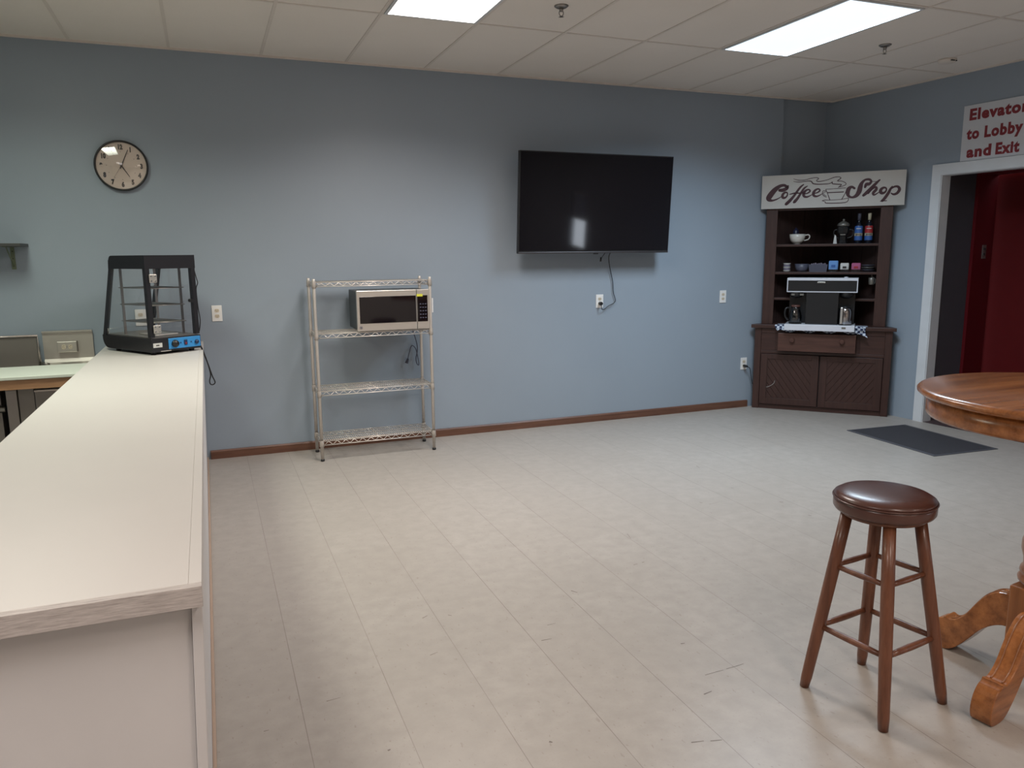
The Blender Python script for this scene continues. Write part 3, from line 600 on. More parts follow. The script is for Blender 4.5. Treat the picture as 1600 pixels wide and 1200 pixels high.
bar((.016, .018, .113), (.016, .018, .545), .014, .016, 'corner_post')
bar((BW-.016, .018, .113), (BW-.016, .018, .545), .014, .016, 'corner_post')
for x in (.010, BW-.010):
    mb = MB().xprism([(BD-.045, .105), (BD-.008, .105), (T1+.016, .55), (T1-.020, .55)], 'x', x-.009, x+.009); mb.build('slanted_post', 'blackmetal', t)
MB().box(.003, .006, .036, BD-.045, .113, .114).xprism([(.036, .113), (BD-.045, .113), (T1-.02, .545), (.036, .545)], 'x', .002, .005).build('side_glass', 'glass', t)
MB().xprism([(.036, .113), (BD-.045, .113), (T1-.02, .545), (.036, .545)], 'x', BW-.005, BW-.002).build('side_glass', 'glass', t)
dg = MB().box(.036, BW-.036, -.004, 0, .116, .543).build('door_glass', 'glass', t)
for z in (.165, .485):
    MB().box(.020, .070, -.010, -.0045, z-.026, z+.026).build('hinge', 'steel', dg, .002)
    for dx in (.031, .058):
        for dz in (-.015, .015): MB().lathe([(.006, -.0105), (.005, -.013)], (dx, 0, z+dz), 12, axis='y').build('hinge_screw', 'chrome', dg)
MB().lathe([(.012, -.005), (.010, -.022), (.013, -.030)], (BW-.060, 0, .335), 16, axis='y').build('door_knob', 'black', dg)
MB().add([(.02, BD-.030, .115), (BW-.02, BD-.030, .115), (BW-.02, T1-.004, .545), (.02, T1-.004, .545), (.02, BD-.027, .115), (BW-.02, BD-.027, .115), (BW-.02, T1-.001, .545), (.02, T1-.001, .545)], [(0, 1, 2, 3), (7, 6, 5, 4), (0, 4, 5, 1), (3, 2, 6, 7)]).build('front_glass', 'glass', t)
for x in (.055, BW-.055):
    for y in (.10, .40): MB().box(x-.008, x+.008, y-.003, y+.003, .113, .545).build('shelf_upright', 'steel_v', t)
for z in (.20, .31, .42):
    mb = MB()
    for i in range(15): x = .066+i*.0152; mb.tube([(x, .06, z), (x, .44, z)], .0014, 5)
    mb.tube([(.058, .06, z), (BW-.058, .06, z), (BW-.058, .44, z), (.058, .44, z)], .0032, 6, closed=True)
    mb.build('wire_shelf', 'steel_v', t)
MB().box(.09, .25, .10, .30, .1135, .119).build('crumb_tray', 'steel', t, .002)
cp = MB().box(.115, BW-.004, -.004, -.0002, .030, .099).build('control_panel', 'blue', t, .002)
MB().lathe([(.024, -.0045), (.024, -.012), (.019, -.024), (.001, -.025)], (.158, 0, .063), 24, axis='y').build('thermostat_knob', 'black', cp)
MB().box(.222, .244, -.010, -.0045, .048, .082).build('rocker_switch', 'bluedark', cp, .002)
MB().box(.228, .238, -.0115, -.0102, .052, .066).build('switch_lamp', 'redletter', cp)
for x in (.198, .272): MB().lathe([(.004, -.0045), (.004, -.008)], (x, 0, .065), 10, axis='y').build('indicator', 'bluedark', cp)
MB().lathe([(.014, -.0045), (.014, -.010), (.010, -.018), (.001, -.019)], (.312, 0, .062), 20, axis='y').build('light_knob', 'bluedark', cp)
lb = MB().box(.012, .072, -.0022, -.0002, .048, .076).build('label', 'paper', t)
MB().box(.030, .052, -.0028, -.0023, .058, .065).build('print', 'slot', lb)
MB().box(.06, .13, -.003, -.0002, .019, .024).build('rating_plate', 'steel', t)
c1 = [(-.069, 5.58, 1.453), (-.055, 5.57, 1.38), (-.050, 5.56, 1.35), (-.062, 5.56, 1.31), (-.060, 5.56, 1.20), (-.052, 5.56, 1.105), (-.062, 5.555, 1.03)]
c2 = [(-.066, 5.545, .946), (-.046, 5.55, .888), (-.020, 5.55, .79), (-.003, 5.55, .722), (.012, 5.55, .678), (-.002, 5.55, .662), (-.018, 5.55, .667), (-.022, 5.55, .69), (-.013, 5.55, .733), (-.024, 5.55, .80), (-.041, 5.55, .86), (-.062, 5.545, .93)]
world_child(MB().tube(spline(c1, 5), .0032, 7).tube(spline(c2, 5), .004, 7), 'power_cord', 'black', t)

# ================================================================== WIRE RACK
RX0, RX1, RY0, RY1 = .723, 1.588, 5.712, 6.012
t = thing('wire_rack', 'four-tier chrome wire rack standing against the back wall', 'rack', ((RX0+RX1)/2, (RY0+RY1)/2, 0))
hx, hy = (RX1-RX0)/2, (RY1-RY0)/2
for sx in (-1, 1):
    for sy in (-1, 1):
        p = MB().lathe([(.0125, .018), (.0125, 1.350), (.010, 1.356)], (sx*hx, sy*hy, 0), 16)
        for z in [.05+i*.0254 for i in range(51)]: p.lathe([(.0127, z), (.0127, z+.0015)], (sx*hx, sy*hy, 0), 16, caps=False)
        po = p.build('post', 'rack', t)
        MB().lathe([(.012, 0), (.015, .004), (.015, .014), (.012, .0178)], (sx*hx, sy*hy, 0), 16).build('leveling_foot', 'black', po)
def rack_shelf(z, name='shelf'):
    m_ = MB(); e = .018; a, b = hx, hy
    for y in (-b, b):
        m_.tube([(-a+e, y, z), (a-e, y, z)], .0035, 6); m_.tube([(-a+e, y, z-.030), (a-e, y, z-.030)], .0035, 6)
        n = 26; pts = [(-a+e+(2*a-2*e)*i/n, y, z-(.002 if i % 2 else .028)) for i in range(n+1)]; m_.tube(pts, .0022, 5)
    for x in (-a, a):
        m_.tube([(x, -b+e, z), (x, b-e, z)], .0035, 6); m_.tube([(x, -b+e, z-.030), (x, b-e, z-.030)], .0035, 6)
        n = 8; m_.tube([(x, -b+e+(2*b-2*e)*i/n, z-(.002 if i % 2 else .028)) for i in range(n+1)], .0022, 5)
    for sx in (-1, 1):
        for sy in (-1, 1):
            m_.lathe([(.0175, z-.040), (.0155, z+.008)], (sx*a, sy*b, 0), 14, caps=False)
            m_.lathe([(.0175, z-.040), (.0128, z-.040)], (sx*a, sy*b, 0), 14, caps=False)
    s_ = m_.build(name, 'rack', t)
    n_ = MB()
    k = int((2*a)/.0155)
    for i in range(k):
        x = -a+.02+i*(2*a-.04)/(k-1); n_.tube([(x, -b, z+.003), (x, b, z+.003)], .0019, 5)
    for y in (-.10, -.035, .035, .10): n_.tube([(-a, y, z-.001), (a, y, z-.001)], .0028, 5)
    for x in (-.22, 0, .22): n_.tube([(x, -b, z-.004), (x, b, z-.004)], .004, 5)
    n_.build('wire_grid', 'rack', s_)
for z in (1.330, .955, .528, .152): rack_shelf(z)

# microwave
t = thing('microwave', 'stainless-fronted microwave oven on the second shelf of the wire rack', 'microwave', (1.300, 5.715, .9605))
MB().box(-.270, .272, .012, .345, .010, .300).build('case', 'dgray', t, .004)
for x in (-.2, .2):
    for y in (.05, .28): MB().lathe([(.012, 0), (.012, .0098)], (x, y, 0), 12).build('foot', 'black', t)
d_ = MB().box(-.276, .178, -.018, .011, .004, .303).build('door', 'steel', t, .004)
MB().box(-.256, .172, -.0205, -.0185, .060, .258).build('window', 'screen', d_, .001)
p_ = MB().box(.181, .276, -.018, .011, .004, .303).build('control_panel', 'steel', t, .004)
k_ = MB().box(.183, .262, -.0205, -.0185, .060, .258).build('keypad', 'screen', p_, .001)
mb = MB()
for i in range(3):
    for j in range(5): mb.box(.200+i*.020, .212+i*.020, -.0212, -.0207, .085+j*.026, .093+j*.026)
mb.build('keys', 'slate', k_)
MB().box(.178, .224, -.0218, -.0209, .250, .268).build('sticker', 'yellow', p_)
lg = MB().lathe([(.012, -.0183), (.012, -.0195)], (-.250, 0, .030), 20, axis='y').build('round_badge', 'slate', d_)
MB().lathe([(.0095, -.0197), (.0095, -.0202)], (-.250, 0, .030), 20, axis='y').build('badge_ring', 'steel', lg)
MB().lathe([(.0065, -.0203), (.0065, -.0208)], (-.250, 0, .030), 16, axis='y').build('badge_centre', 'slate', lg)
mc = [(1.49, 6.035, 1.0), (1.52, 6.06, .95), (1.553, 6.085, .87), (1.575, 6.09, .77), (1.560, 6.09, .685), (1.567, 6.09, .64), (1.583, 6.09, .631), (1.576, 6.095, .695), (1.560, 6.095, .765), (1.530, 6.095, .790), (1.508, 6.095, .741), (1.492, 6.095, .68)]
pc = world_child(MB().tube(spline(mc, 5), .0040, 7), 'power_cord', 'slate', t)
world_child(MB().tube([(1.494, 6.095, .685), (1.480, 6.095, .648)], [.008, .014], 10), 'plug', 'slate', pc)

# ================================================================== CORNER CABINET (local x along its front, y into the corner)
CA = Vector((4.955, 6.068, 0)); CU = Vector((.6912, -.72266, 0)); CR = math.atan2(CU.y, CU.x)
CM = Matrix.Translation(CA) @ Matrix.Rotation(CR, 4, 'Z')
t = thing('corner_cabinet', 'dark oak corner hutch with open shelves and chevron doors', 'cabinet', CA, CR)
MB().prism([(.0, .0), (1.205, .0), (1.185, .075), (.57, .585), (.545, .565), (.02, .05)], .0, .792).build('base_carcass', 'cab_in', t)
MB().box(0, .060, -.018, -.0005, 0, .792).build('stile', 'cab', t, .002)
MB().box(1.145, 1.205, -.018, -.0005, 0, .792).build('stile', 'cab', t, .002)
MB().box(.0605, 1.1445, -.016, -.0005, .745, .792).build('top_rail', 'cab_h', t, .002)
MB().box(.0605, 1.1445, -.016, -.0005, .545, .572).build('middle_rail', 'cab_h', t, .002)
MB().box(.0605, 1.1445, -.010, -.0005, .0, .045).build('toe_rail', 'cab_h', t, .002)
MB().box(.0605, .195, -.012, -.0005, .5725, .7445).box(.195, .220, -.016, -.0005, .5725, .7445).build('drawer_side_panel', 'cab_h', t, .002)
MB().box(.935, 1.1445, -.012, -.0005, .5725, .7445).box(.905, .935, -.016, -.0005, .5725, .7445).build('drawer_side_panel', 'cab_h', t, .002)
def clip(poly, x0, x1, z0, z1):
    for ax, v, s in ((0, x0, 1), (0, x1, -1), (1, z0, 1), (1, z1, -1)):
        out = []
        for i in range(len(poly)):
            a, b = poly[i], poly[(i+1) % len(poly)]; da, db = s*(a[ax]-v), s*(b[ax]-v)
            if da >= 0: out.append(a)
            if da*db < 0: k = da/(da-db); out.append((a[0]+(b[0]-a[0])*k, a[1]+(b[1]-a[1])*k))
        poly = out
        if len(poly) < 3: return []
    return poly
def door(x0, x1, slope, name='door'):
    z0, z1 = .050, .541; r = .062
    d = MB().box(x0, x0+r, -.030, -.011, z0, z1).box(x1-r, x1, -.030, -.011, z0, z1).box(x0+r, x1-r, -.030, -.011, z0, z0+r).box(x0+r, x1-r, -.030, -.011, z1-r*.75, z1).build(name, 'cab', t, .002)
    p = MB(); a0, a1, b0, b1 = x0+r, x1-r, z0+r, z1-r*.75
    ang = math.radians(54)*slope; dx, dz = math.cos(ang), math.sin(ang); nx, nz = -dz, dx
    w = .046; cx, cz = (a0+a1)/2, (b0+b1)/2
    for i in range(-14, 15):
        o0, o1 = i*w+.0016, (i+1)*w-.0016
        q = [(cx+dx*s*1.0+nx*o, cz+dz*s*1.0+nz*o) for s, o in ((-1, o0), (1, o0), (1, o1), (-1, o1))]
        q = clip(q, a0, a1, b0, b1)
        if q: p.xprism(q, 'y', -.021, -.013)
    p.box(a0, a1, -.013, -.0115, b0, b1)
    p.build('chevron_panel', 'cab', d)
    return d
dl = door(.066, .592, -1); door(.604, 1.139, 1)
sc = [CM.inverted() @ Vector(q) for q in ((0, 0, 0),)]
MB().tube(spline([(.205, -.0325, .285), (.200, -.0325, .262), (.180, -.0325, .240), (.150, -.0325, .222), (.128, -.0325, .216)], 4), .0016, 5).build('scratch', 'paper', dl)
# open drawer
dr = MB().box(.222, .902, -.105, -.085, .585, .755).build('drawer', 'cab_drawer', t, .003)
MB().box(.240, .252, -.085, .30, .60, .735).box(.872, .884, -.085, .30, .60, .735).box(.252, .872, -.085, .30, .60, .61).build('drawer_box', 'cab_h', dr)
for x in (.350, .785):
    MB().lathe([(.012, -.105), (.012, -.113), (.024, -.116), (.024, -.126), (.019, -.131), (.001, -.132)], (x, 0, .692), 8, axis='y', smooth=False).build('knob', 'cab_drawer', dr)
MB().prism([(-.035, -.045), (1.235, -.045), (1.195, .075), (.57, .60), (.545, .60), (.0, .055)], .7925, .826).build('counter_slab', 'cab_h', t, .003)
# upper hutch
US = .05
for x0, x1 in ((.050, .152), (1.035, 1.137)):
    MB().box(x0, x1, US, US+.02, .8265, 1.99).build('upper_stile', 'cab', t, .002)
MB().box(.1525, 1.0345, US, US+.02, 1.90, 1.99).build('header', 'cab_h', t, .002)
MB().prism([(.05, US), (1.137, US), (1.137, .12), (.575, .578), (.560, .578), (.05, .12)], 1.9905, 2.005).build('top_board', 'cab_h', t)
def plank(a, b, name):   # back boards following the two walls
    dx, dy = b[0]-a[0], b[1]-a[1]; l = math.hypot(dx, dy); nx, ny = dy/l*.012, -dx/l*.012
    m_ = MB(); n = 5
    for i in range(n):
        s0, s1 = i/n+.002, (i+1)/n-.002
        q = [(a[0]+dx*s0, a[1]+dy*s0), (a[0]+dx*s1, a[1]+dy*s1), (a[0]+dx*s1+nx, a[1]+dy*s1+ny), (a[0]+dx*s0+nx, a[1]+dy*s0+ny)]
        m_.prism(q, .8265, 1.99)
    return m_.build(name, 'cab_in', t)
plank((.052, .115), (.563, .583), 'back_board'); plank((.572, .583), (1.135, .12), 'back_board')
for z in (1.586, 1.326, 1.080):
    MB().prism([(.060, US+.012), (1.127, US+.012), (1.127, .105), (.575, .56), (.560, .56), (.065, .105)], z-.022, z).build('shelf', 'cab_h', t, .002)

# ------------------------------------------------------------------ Coffee Shop board
t = thing('coffee_shop_sign', 'off-white board with maroon script Coffee Shop on top of the corner hutch', 'sign', CM @ Vector((0, .030, 1.918)), CR)
MB().box(0, 1.220, -.006, .006, 0, .306).build('board', 'sign', t, .001)
for gi, L_ in enumerate(LETTERS):
    if gi in (0, 8, 16): lt = MB()
    k = []
    for i in range(len(L_)-1):
        a, b = L_[i], L_[i+1]; p0 = L_[max(i-1, 0)]; p3 = L_[min(i+2, len(L_)-1)]
        for j in range(4):
            u_ = j/4
            k.append(tuple(.5*(2*a[q]+(b[q]-p0[q])*u_+(2*p0[q]-5*a[q]+4*b[q]-p3[q])*u_*u_+(3*a[q]-p0[q]-3*b[q]+p3[q])*u_**3) for q in range(3)))
    k.append(L_[-1])
    lt.ribbon([(x, z-1.918, max(w_*1.14, .0042)) for x, z, w_ in k], -.0072, -.0062)
    if gi in (7, 15, len(LETTERS)-1): lt.build({7: 'script_word', 15: 'cup_drawing'}.get(gi, 'script_word'), 'maroon', t)

# ------------------------------------------------------------------ things on the hutch shelves
def on(x, y, z): return CM @ Vector((x, y, z))
def cthing(name, label, cat, x, y, z, group=None): return thing(name, label, cat, on(x, y, z), CR, group)
S1, S2 = 1.586, 1.326
# big cup
t = cthing('tea_cup', 'large white porcelain cup on the upper hutch shelf', 'cup', .330, .150, S1)
MB().lathe([(.030, 0), (.030, .008), (.040, .012), (.062, .035), (.070, .065), (.072, .095), (.068, .095), (.065, .065), (.050, .025), (.001, .020)], seg=32).build('bowl', 'porcelain', t)
MB().tube(spline([(.068, 0, .082), (.098, 0, .088), (.110, 0, .070), (.098, 0, .045), (.062, 0, .034)], 5), .006, 8).build('handle', 'porcelain', t)
o = MB().lathe([(.001, 0), (.026, .006), (.030, .022), (.028, .10), (.020, .116), (.010, .122), (.008, .132), (.001, .136)], seg=20).build('dark_ornament', 'navy'); o.location = on(.315, .150, S1+.022); tag(o, 'dark rounded ornament standing inside the big white cup', 'ornament')  # dark rounded shape in the cup, taken as an ornament
# ornamental dark jar
t = cthing('lidded_jar', 'black ornate jar with a domed pewter lid on the upper hutch shelf', 'jar', .730, .150, S1)
MB().lathe([(.038, 0), (.040, .01), (.032, .03), (.034, .07), (.052, .10), (.056, .14), (.048, .158), (.001, .16)], seg=8, smooth=False).build('body', 'black', t)
MB().lathe([(.050, .160), (.056, .170), (.046, .188), (.025, .202), (.010, .208), (.010, .216), (.013, .222), (.001, .230)], seg=20).build('lid', 'graylid', t)
MB().tube(spline([(.050, 0, .13), (.085, 0, .12), (.080, 0, .07), (.036, 0, .05)], 5), .006, 8).tube(spline([(-.050, 0, .13), (-.078, 0, .12), (-.075, 0, .07), (-.036, 0, .05)], 5), .006, 8).build('handles', 'black', t)
MB().box(-.022, .022, -.044, -.036, .078, .088).build('band', 'graylid', t)
o = MB().add([(0, 0, 0), (.032, 0, 0), (.034, .012, .0), (.002, .014, 0), (.010, .004, .085), (.022, .004, .075), (.022, .008, .075), (.010, .008, .085)], [(0, 1, 2, 3), (4, 5, 6, 7), (0, 1, 5, 4), (1, 2, 6, 5), (2, 3, 7, 6), (3, 0, 4, 7)]).build('paper_packet', 'paper', None, .001); o.location = on(.650, .110, S1); o.rotation_euler = (0, 0, CR); tag(o, 'small pale packet standing against the left side of the black jar', 'packet')
def bottle(x, top_m, cap_m, label):
    t = cthing('syrup_bottle', label, 'bottle', x, .150, S1, 'syrup bottles on the upper hutch shelf')
    MB().lathe([(.030, 0), (.034, .006), (.034, .150), (.030, .168), (.016, .190), (.0125, .205), (.0125, .262), (.015, .264), (.015, .272), (.001, .273)], seg=24).build('glass_body', 'darkglass', t)
    MB().lathe([(.0347, .095), (.0347, .150), (.0325, .160)], seg=24, caps=False).build('upper_label', top_m, t)
    lb = MB().lathe([(.0347, .070), (.0347, .094)], seg=24, caps=False).build('middle_label', 'cream', t)
    mb = MB()
    for k in range(5): mb.box(-.022+k*.010, -.016+k*.010, -.0362, -.0345+abs(k-2)*.003, .074, .090)
    mb.build('print', 'ink', lb)
    MB().lathe([(.0347, .030), (.0347, .069)], seg=24, caps=False).build('lower_label', 'bluelabel', t)
    MB().box(-.020, .020, -.0362, -.033, .132, .138).build('stripe', 'paper', t)
    MB().lathe([(.0132, .212), (.0155, .265), (.0155, .274), (.001, .275)], seg=18).build('neck_foil', cap_m, t)
bottle(.862, 'bluelabel', 'slate', 'dark syrup bottle with an all-blue label, left of the pair'); bottle(.948, 'redlabel', 'cream', 'dark syrup bottle with a red upper label and pale gold neck')
# lower row
t = cthing('cup_stack', 'stack of pale mauve paper cups at the left end of the lower hutch shelf', 'cups', .250, .130, S2)
for k in range(5): MB().lathe([(.026, k*.0165), (.035, k*.0165+.013), (.035, k*.0165+.0155), (.001, k*.0165+.0155)], seg=24).build('cup', 'mauve' if k % 2 else 'paper', t)
t = cthing('glass_dish', 'dark glass dish of small items second from left on the lower hutch shelf', 'dish', .385, .135, S2)
MB().lathe([(.040, 0), (.055, .02), (.066, .075), (.062, .075), (.050, .022), (.001, .010)], seg=28).build('bowl', 'slate', t)
for k in range(7):
    a = k*.9; o = MB().lathe([(.001, 0), (.012, .006), (.014, .014), (.001, .022)], (.028*math.cos(a), .028*math.sin(a), .042+.006*(k % 3)), 8).build('creamer', 'graylid', t)
t = cthing('packet_tray', 'long slate-coloured tray of packets in the middle of the lower hutch shelf', 'tray', .532, .120, S2)
m_ = MB(); 
m_.prism([(-.075, -.035), (.075, -.035), (.075, .045), (-.075, .045)], 0, .003)
for q, q2 in (((-.075, -.035), (.075, -.035)), ((.075, -.035), (.075, .045)), ((.075, .045), (-.075, .045)), ((-.075, .045), (-.075, -.035))):
    o0 = [(q[0], q[1], 0), (q2[0], q2[1], 0), (q2[0]*1.12, q2[1]*1.12, .070), (q[0]*1.12, q[1]*1.12, .070)]
    m_.add(o0+[(x*.97, y*.97, z) for x, y, z in o0], [(0, 1, 2, 3), (7, 6, 5, 4), (3, 2, 6, 7), (0, 4, 5, 1)])
m_.build('tray', 'slate', t)
for k in range(8): MB().box(-.062+k*.0165, -.052+k*.0165, -.025, .030, .004, .078+(k % 3)*.003).build('packet', 'mauve', t)
def holder(x, m_, w_, hgt, label):
    t = cthing('sweetener_holder', label, 'sweetener packets', x, .110, S2, 'sweetener packets on the lower hutch shelf')
    MB().box(-w_, w_, -.024, .024, 0, .004).box(-w_, w_, -.024, -.022, .004, hgt*.55).box(-w_, w_, .022, .024, .004, hgt*.55).box(-w_, -w_+.002, -.022, .022, .004, hgt*.55).box(w_-.002, w_, -.022, .022, .004, hgt*.55).build('holder', 'glass', t)
    for k in range(6):
        y = -.019+k*.0065; a = .004*((k*7) % 3-1)
        MB().box(-w_+.004+a, w_-.004+a, y, y+.004, .005+.018, hgt+.003*((k*5) % 3)).build('packet', m_, t)
    MB().box(-w_*.45, w_*.45, -.0262, -.0242, hgt*.45, hgt*.68).build('print', 'bluelabel' if m_ == 'lblue' else ('ink' if m_ == 'paper' else 'redlabel'), t)
holder(.665, 'lblue', .040, .098, 'holder of light blue sweetener packets'); holder(.762, 'paper', .036, .076, 'holder of white sweetener packets with dark print'); holder(.860, 'pink', .038, .076, 'holder of pink sweetener packets')
t = cthing('stacked_dishes', 'stack of glass dishes at the right end of the lower hutch shelf', 'dishes', .962, .125, S2)
for k in range(3): MB().lathe([(.030, k*.022), (.056, k*.022+.018), (.060, k*.022+.022), (.052, k*.022+.020), (.001, k*.022+.004)], seg=26).build('dish', 'slate' if k != 1 else 'graylid', t)
t = cthing('hanging_glass', 'small glass cup hanging under the shelf, right of the coffee maker', 'glass cup', .998, .100, 1.304)
MB().tube(spline([(0, 0, 0), (0, 0, -.012), (.008, 0, -.020), (0, 0, -.026), (-.006, 0, -.020)], 4), .0018, 6).build('hook', 'steel_d', t)
MB().lathe([(.020, -.095), (.024, -.090), (.026, -.032), (.024, -.030), (.020, -.088), (.001, -.088)], seg=22).build('glass', 'graylid', t)
MB().tube(spline([(-.002, 0, -.024), (.030, 0, -.040), (.030, 0, -.075), (.022, 0, -.082)], 4), .003, 6).build('handle', 'graylid', t)

# ------------------------------------------------------------------ cloth, coffee maker, pots
t = cthing('checked_cloth', 'blue and white checked cloth spread under the coffee maker', 'cloth', 0, 0, 0)
m_ = MB(); nx, pr = 26, [(.10, .8275), (.03, .8275), (-.02, .8275), (-.049, .8282), (-.056, .815), (-.060, .792), (-.066, .772)]
top = []; 
for i in range(nx+1):
    x = .195+(.985-.195)*i/nx
    for j, (y, z) in enumerate(pr):
        d = 0
        if j >= 4: d = .010*math.sin(i*1.9)*(j-3)/3
        edge = max(0, (i-nx+4)/4); sag = (j >= 4)*(-.035*edge + .012*math.sin(i*1.1)*(j-3)/3)
        top.append((x+(.012*math.sin(j*1.3) if i in (0, nx) else 0), y-abs(d)-.012*edge*(j >= 4), z+sag))
n = len(pr); v = top+[(x, y-.0016 if j_ >= 0 else y, z+.0014) for j_, (x, y, z) in enumerate(top)]
fs = []; T = len(top)
for i in range(nx):
    for j in range(n-1):
        a = i*n+j; fs += [(a, a+1, a+n+1, a+n), (T+a, T+a+n, T+a+n+1, T+a+1)]
m_.add(v, fs, 0, True); m_.build('fabric', 'check', t, fix=False)
m_ = MB()
for k in range(9):   # bunched corner at right end
    a = k*.7; m_.lathe([(.002, -.030), (.016, -.018), (.020, .0), (.012, .012), (.001, .016)], (.925+.030*math.cos(a*2)*.8, -.066-.006*math.sin(a*3), .805+.018*math.sin(a)), 9)
m_.build('bunched_corner', 'check', t)
t = cthing('coffee_maker', 'black double coffee maker with white-framed front on the corner hutch', 'coffee maker', 0, 0, 0)
KZ = .8295
MB().box(.277, .884, -.145, .16, KZ+.0015, .846).box(.277, .884, -.1645, -.1455, .790, .846).build('base', 'gloss_white', t, .003)
MB().box(.455, .735, -.095, .15, .8465, 1.146).build('column', 'black', t, .004)
MB().box(.300, .454, .02, .15, .8465, 1.146).build('rear_body', 'black', t)
MB().box(.7355, .872, .02, .15, .8465, 1.146).build('rear_body', 'black', t)
h_ = MB().box(.285, .885, -.088, .16, 1.1465, 1.268).build('head', 'black', t, .003)
MB().box(.281, .889, -.100, -.0885, 1.252, 1.272).box(.281, .889, -.100, -.0885, 1.143, 1.152).box(.281, .289, -.100, -.0885, 1.152, 1.252).box(.881, .889, -.100, -.0885, 1.152, 1.252).build('front_frame', 'gloss_white', h_, .001)
MB().box(.280, .890, -.0885, .16, 1.2685, 1.274).build('top_plate', 'gloss_white', h_, .001)
b_ = MB().box(.545, .612, -.0935, -.0885, 1.228, 1.240).build('badge', 'steel', h_, .001)
mb = MB()
for k in range(5): mb.box(.553+k*.011, .559+k*.011, -.0942, -.0936, 1.231, 1.237)
mb.build('badge_print', 'slot', b_)
MB().lathe([(.020, 1.2745), (.018, 1.282), (.001, 1.285)], (.785, .0, 0), 16).build('water_cap', 'gloss_white', h_)
for x in (.365, .797):
    MB().lathe([(.062, 1.146), (.060, 1.120), (.045, 1.095), (.015, 1.085)], (x, -.03, 0), 24).build('brew_basket', 'black', h_)
    MB().lathe([(.058, .8462), (.058, .852)], (x, -.065, 0), 28).build('warming_plate', 'slot', t)
MB().box(.322, .352, -.097, -.089, 1.112, 1.130).box(.398, .432, -.097, -.089, 1.112, 1.130).build('switch', 'graylid', h_)
MB().box(.775, .81, -.1655, -.165, .815, .832).build('front_mark', 'graylid', t)
t = cthing('glass_carafe', 'glass coffee carafe with a black handle on the left of the coffee maker', 'carafe', .365, -.065, .8525)
MB().lathe([(.048, 0), (.056, .010), (.058, .060), (.046, .110), (.036, .135), (.040, .150), (.037, .150), (.033, .135), (.043, .108), (.054, .060), (.052, .012), (.001, .006)], seg=28).build('pot', 'glass_d', t)
MB().lathe([(.041, .150), (.041, .166), (.030, .170), (.001, .170)], seg=24).build('lid', 'brown_pl', t)
MB().lathe([(.0375, .128), (.0375, .146)], seg=24, caps=False).build('neck_band', 'black', t)
MB().tube(spline([(-.035, -.02, .142), (-.082, -.045, .138), (-.088, -.048, .070), (-.062, -.035, .030)], 5), .009, 8).build('handle', 'black', t)
t = cthing('steel_pot', 'polished steel coffee pot on the right of the coffee maker', 'coffee pot', .797, -.065, .8525)
MB().lathe([(.054, 0), (.058, .004), (.058, .120), (.050, .138), (.045, .150), (.001, .150)], seg=36).build('body', 'steel_pot', t)
MB().lathe([(.046, .1505), (.046, .160), (.012, .166), (.001, .166)], seg=24).build('lid', 'black', t)
MB().box(-.040, -.020, -.082, -.064, -.012+.02, .158).build('handle', 'steel', t, .004)
cc = [(4.885, 6.085, .408), (4.905, 6.07, .397), (4.925, 6.08, .370), (4.940, 6.09, .324), (4.957, 6.095, .27), (4.975, 6.10, .225)]
o = MB().tube(spline(cc, 5), .0035, 7).build('extension_cord', 'black'); tag(o, 'black cord with a plug leading from the low outlet behind the corner hutch', 'cord')
MB().tube([(4.874, 6.1155, .4135), (4.876, 6.08, .4125), (4.890, 6.078, .409)], [.014, .013, .007], 10).build('plug', 'black', o)

# ================================================================== STOOL
SX, SY = 2.0525, 1.8205
t = thing('bar_stool', 'brown wooden stool with a round padded vinyl seat beside the round table', 'stool', (SX, SY, 0))
sx_ = -.008
prof = [(.001, .668), (.140, .668), (.152, .672), (.157, .680), (.1575, .700), (.156, .712)]
MB().lathe(prof[1:], (sx_, 0, 0), 48).build('seat_band', 'vinyl', t)
st = MB().lathe([(.1565, .7125), (.155, .722), (.140, .731), (.110, .737), (.06, .740), (.001, .741)], (sx_, 0, 0), 48).build('seat_cushion', 'vinyl', t)
MB().tube([(sx_+.158*math.cos(a), .158*math.sin(a), .7125) for a in [2*PI*i/48 for i in range(48)]], .0032, 6, closed=True).build('piping', 'vinyl', st)
MB().lathe([(.13, .655), (.135, .6675)], (sx_, 0, 0), 40).build('seat_board', 'stool', t)
feet = [(-.178, .130), (.127, .168), (.181, -.129), (-.130, -.170)]
tops = [(-.090+sx_, .065), (.064+sx_, .084), (.090+sx_, -.065), (-.065+sx_, -.085)]
def leg_at(i, z):
    k = z/.660; return Vector((feet[i][0]+(tops[i][0]-feet[i][0])*k, feet[i][1]+(tops[i][1]-feet[i][1])*k, z))
for i in range(4):
    MB().tube([leg_at(i, .0)+Vector((0, 0, .001)), leg_at(i, .04), leg_at(i, .25), leg_at(i, .46), leg_at(i, .655)], [.0155, .0185, .0205, .021, .020], 14).build('leg', 'stool', t)
for z, r in ((.462, .0095), (.236, .0105)):
    for i in range(4):
        a, b = leg_at(i, z), leg_at((i+1) % 4, z); d = (b-a)
        MB().tube([a, a+d*.25, a+d*.5, a+d*.75, b], [r*.8, r, r*1.1, r, r*.8], 10).build('rung', 'stool', t)

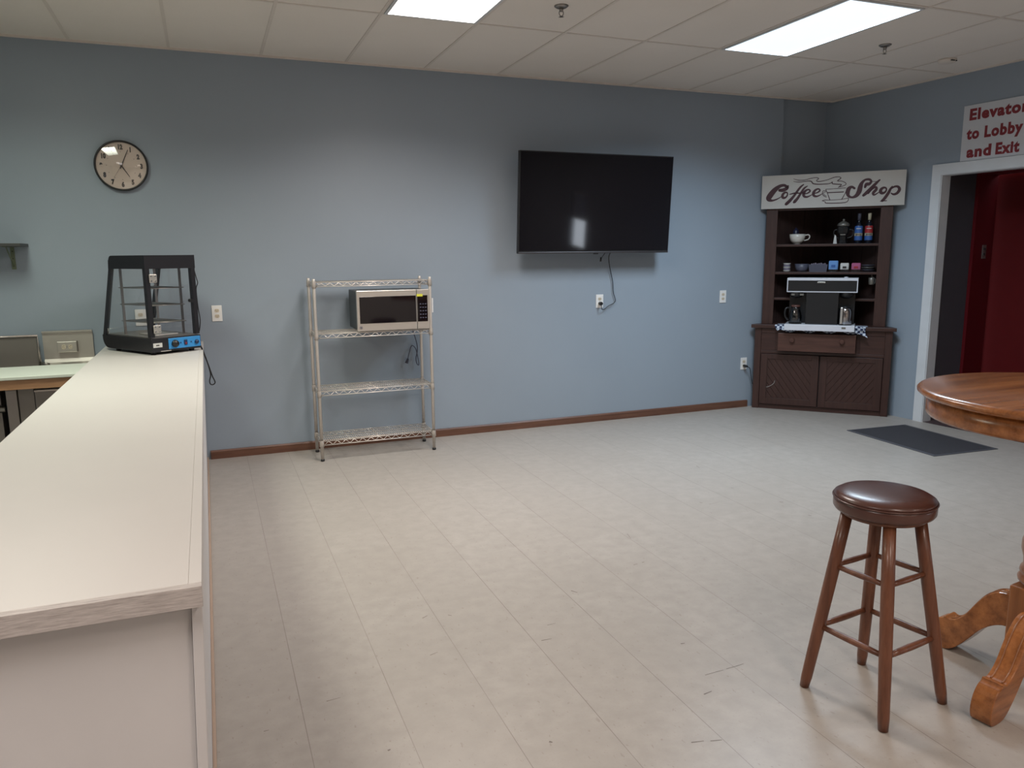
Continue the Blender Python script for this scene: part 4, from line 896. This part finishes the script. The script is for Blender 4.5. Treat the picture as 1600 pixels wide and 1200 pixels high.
# ================================================================== TABLE
TXc, TYc = 2.640, 1.622
t = thing('pedestal_table', 'round golden oak pedestal table cut off by the right edge', 'table', (TXc, TYc, 0))
RT = .468
MB().lathe([(.001, 1.022), (RT-.030, 1.022), (RT-.012, 1.026), (RT-.001, 1.035), (RT, 1.043), (RT-.006, 1.050), (RT-.020, 1.054), (.001, 1.054)], seg=96).build('tabletop', 'oak', t)
MB().lathe([(RT-.050, .958), (RT-.036, .956), (RT-.032, .964), (RT-.032, 1.0215), (RT-.055, 1.0215), (RT-.055, .958)], seg=96, caps=False).build('apron', 'oak', t)
MB().box(-.34, .34, -.04, .04, .985, 1.0215).box(-.04, .04, -.34, .34, .94, .984).build('cleat', 'oak_v', t)
col = [(.085, .372), (.092, .380), (.110, .388), (.112, .398), (.104, .408), (.098, .414), (.108, .422), (.106, .432), (.098, .442), (.100, .47), (.108, .50), (.108, .53), (.098, .56), (.088, .575), (.100, .582), (.104, .592), (.094, .602), (.098, .610), (.102, .620), (.092, .632), (.102, .645), (.110, .665), (.106, .685), (.090, .70), (.080, .72), (.075, .80), (.082, .86), (.095, .90), (.100, .94)]
MB().lathe(col, seg=40).build('turned_column', 'oak_v', t)
fa = math.atan2(-.055, -.36)
mb = MB().box(-.098, .098, -.098, .098, .150, .3715).xf(Matrix.Rotation(fa, 4, 'Z')); mb.build('pedestal_block', 'oak_v', t, .006)
fp = [(.0985, .300), (.135, .306), (.172, .297), (.208, .268), (.240, .222), (.270, .172), (.298, .142), (.325, .128), (.345, .134), (.352, .124), (.372, .114), (.395, .085), (.405, .045), (.400, .012), (.385, .0), (.345, .0), (.315, .010), (.285, .038), (.250, .082), (.215, .130), (.175, .165), (.140, .182), (.0985, .188)]
fps = [(v.x, v.y) for v in spline([(r, z, 0) for r, z in fp], 3)]
for k in range(4):
    Rk = Matrix.Rotation(fa+k*PI/2, 4, 'Z')
    mb = MB().xprism(fps, 'y', -.034, .034).xf(Rk); ft = mb.build('foot', 'oak', t, .007)
    rp = [(r, z+.001) for r, z in fps[:22]]
    mb = MB()
    for y in (-.018, .018): mb.tube([(r, y, z) for r, z in rp], .0025, 6)
    mb.xf(Rk).build('bead', 'oak_v', ft)

# ================================================================== FLOOR MARKS
def mark(pts, w, label=None):
    mb = MB()
    for i in range(len(pts)-1):
        a, b = Vector((*pts[i], 0)), Vector((*pts[i+1], 0)); n_ = Vector((-(b-a).y, (b-a).x, 0)).normalized()*w/2
        mb.add([a-n_+Vector((0, 0, .0004)), b-n_*.6+Vector((0, 0, .0004)), b+n_*.6+Vector((0, 0, .0004)), a+n_+Vector((0, 0, .0004))], [(0, 1, 2, 3)])
    return mb

fm = thing('floor_scuffs', 'dark scuff marks scattered over the middle of the tiled floor', 'scuff marks', (1.2, 2.6, 0))
SC = SCUFFS
for pts, w_ in SC:
    mark([(x-1.2, y-2.6) for x, y in pts], w_).build('scuff', 'scuff', fm, fix=False)
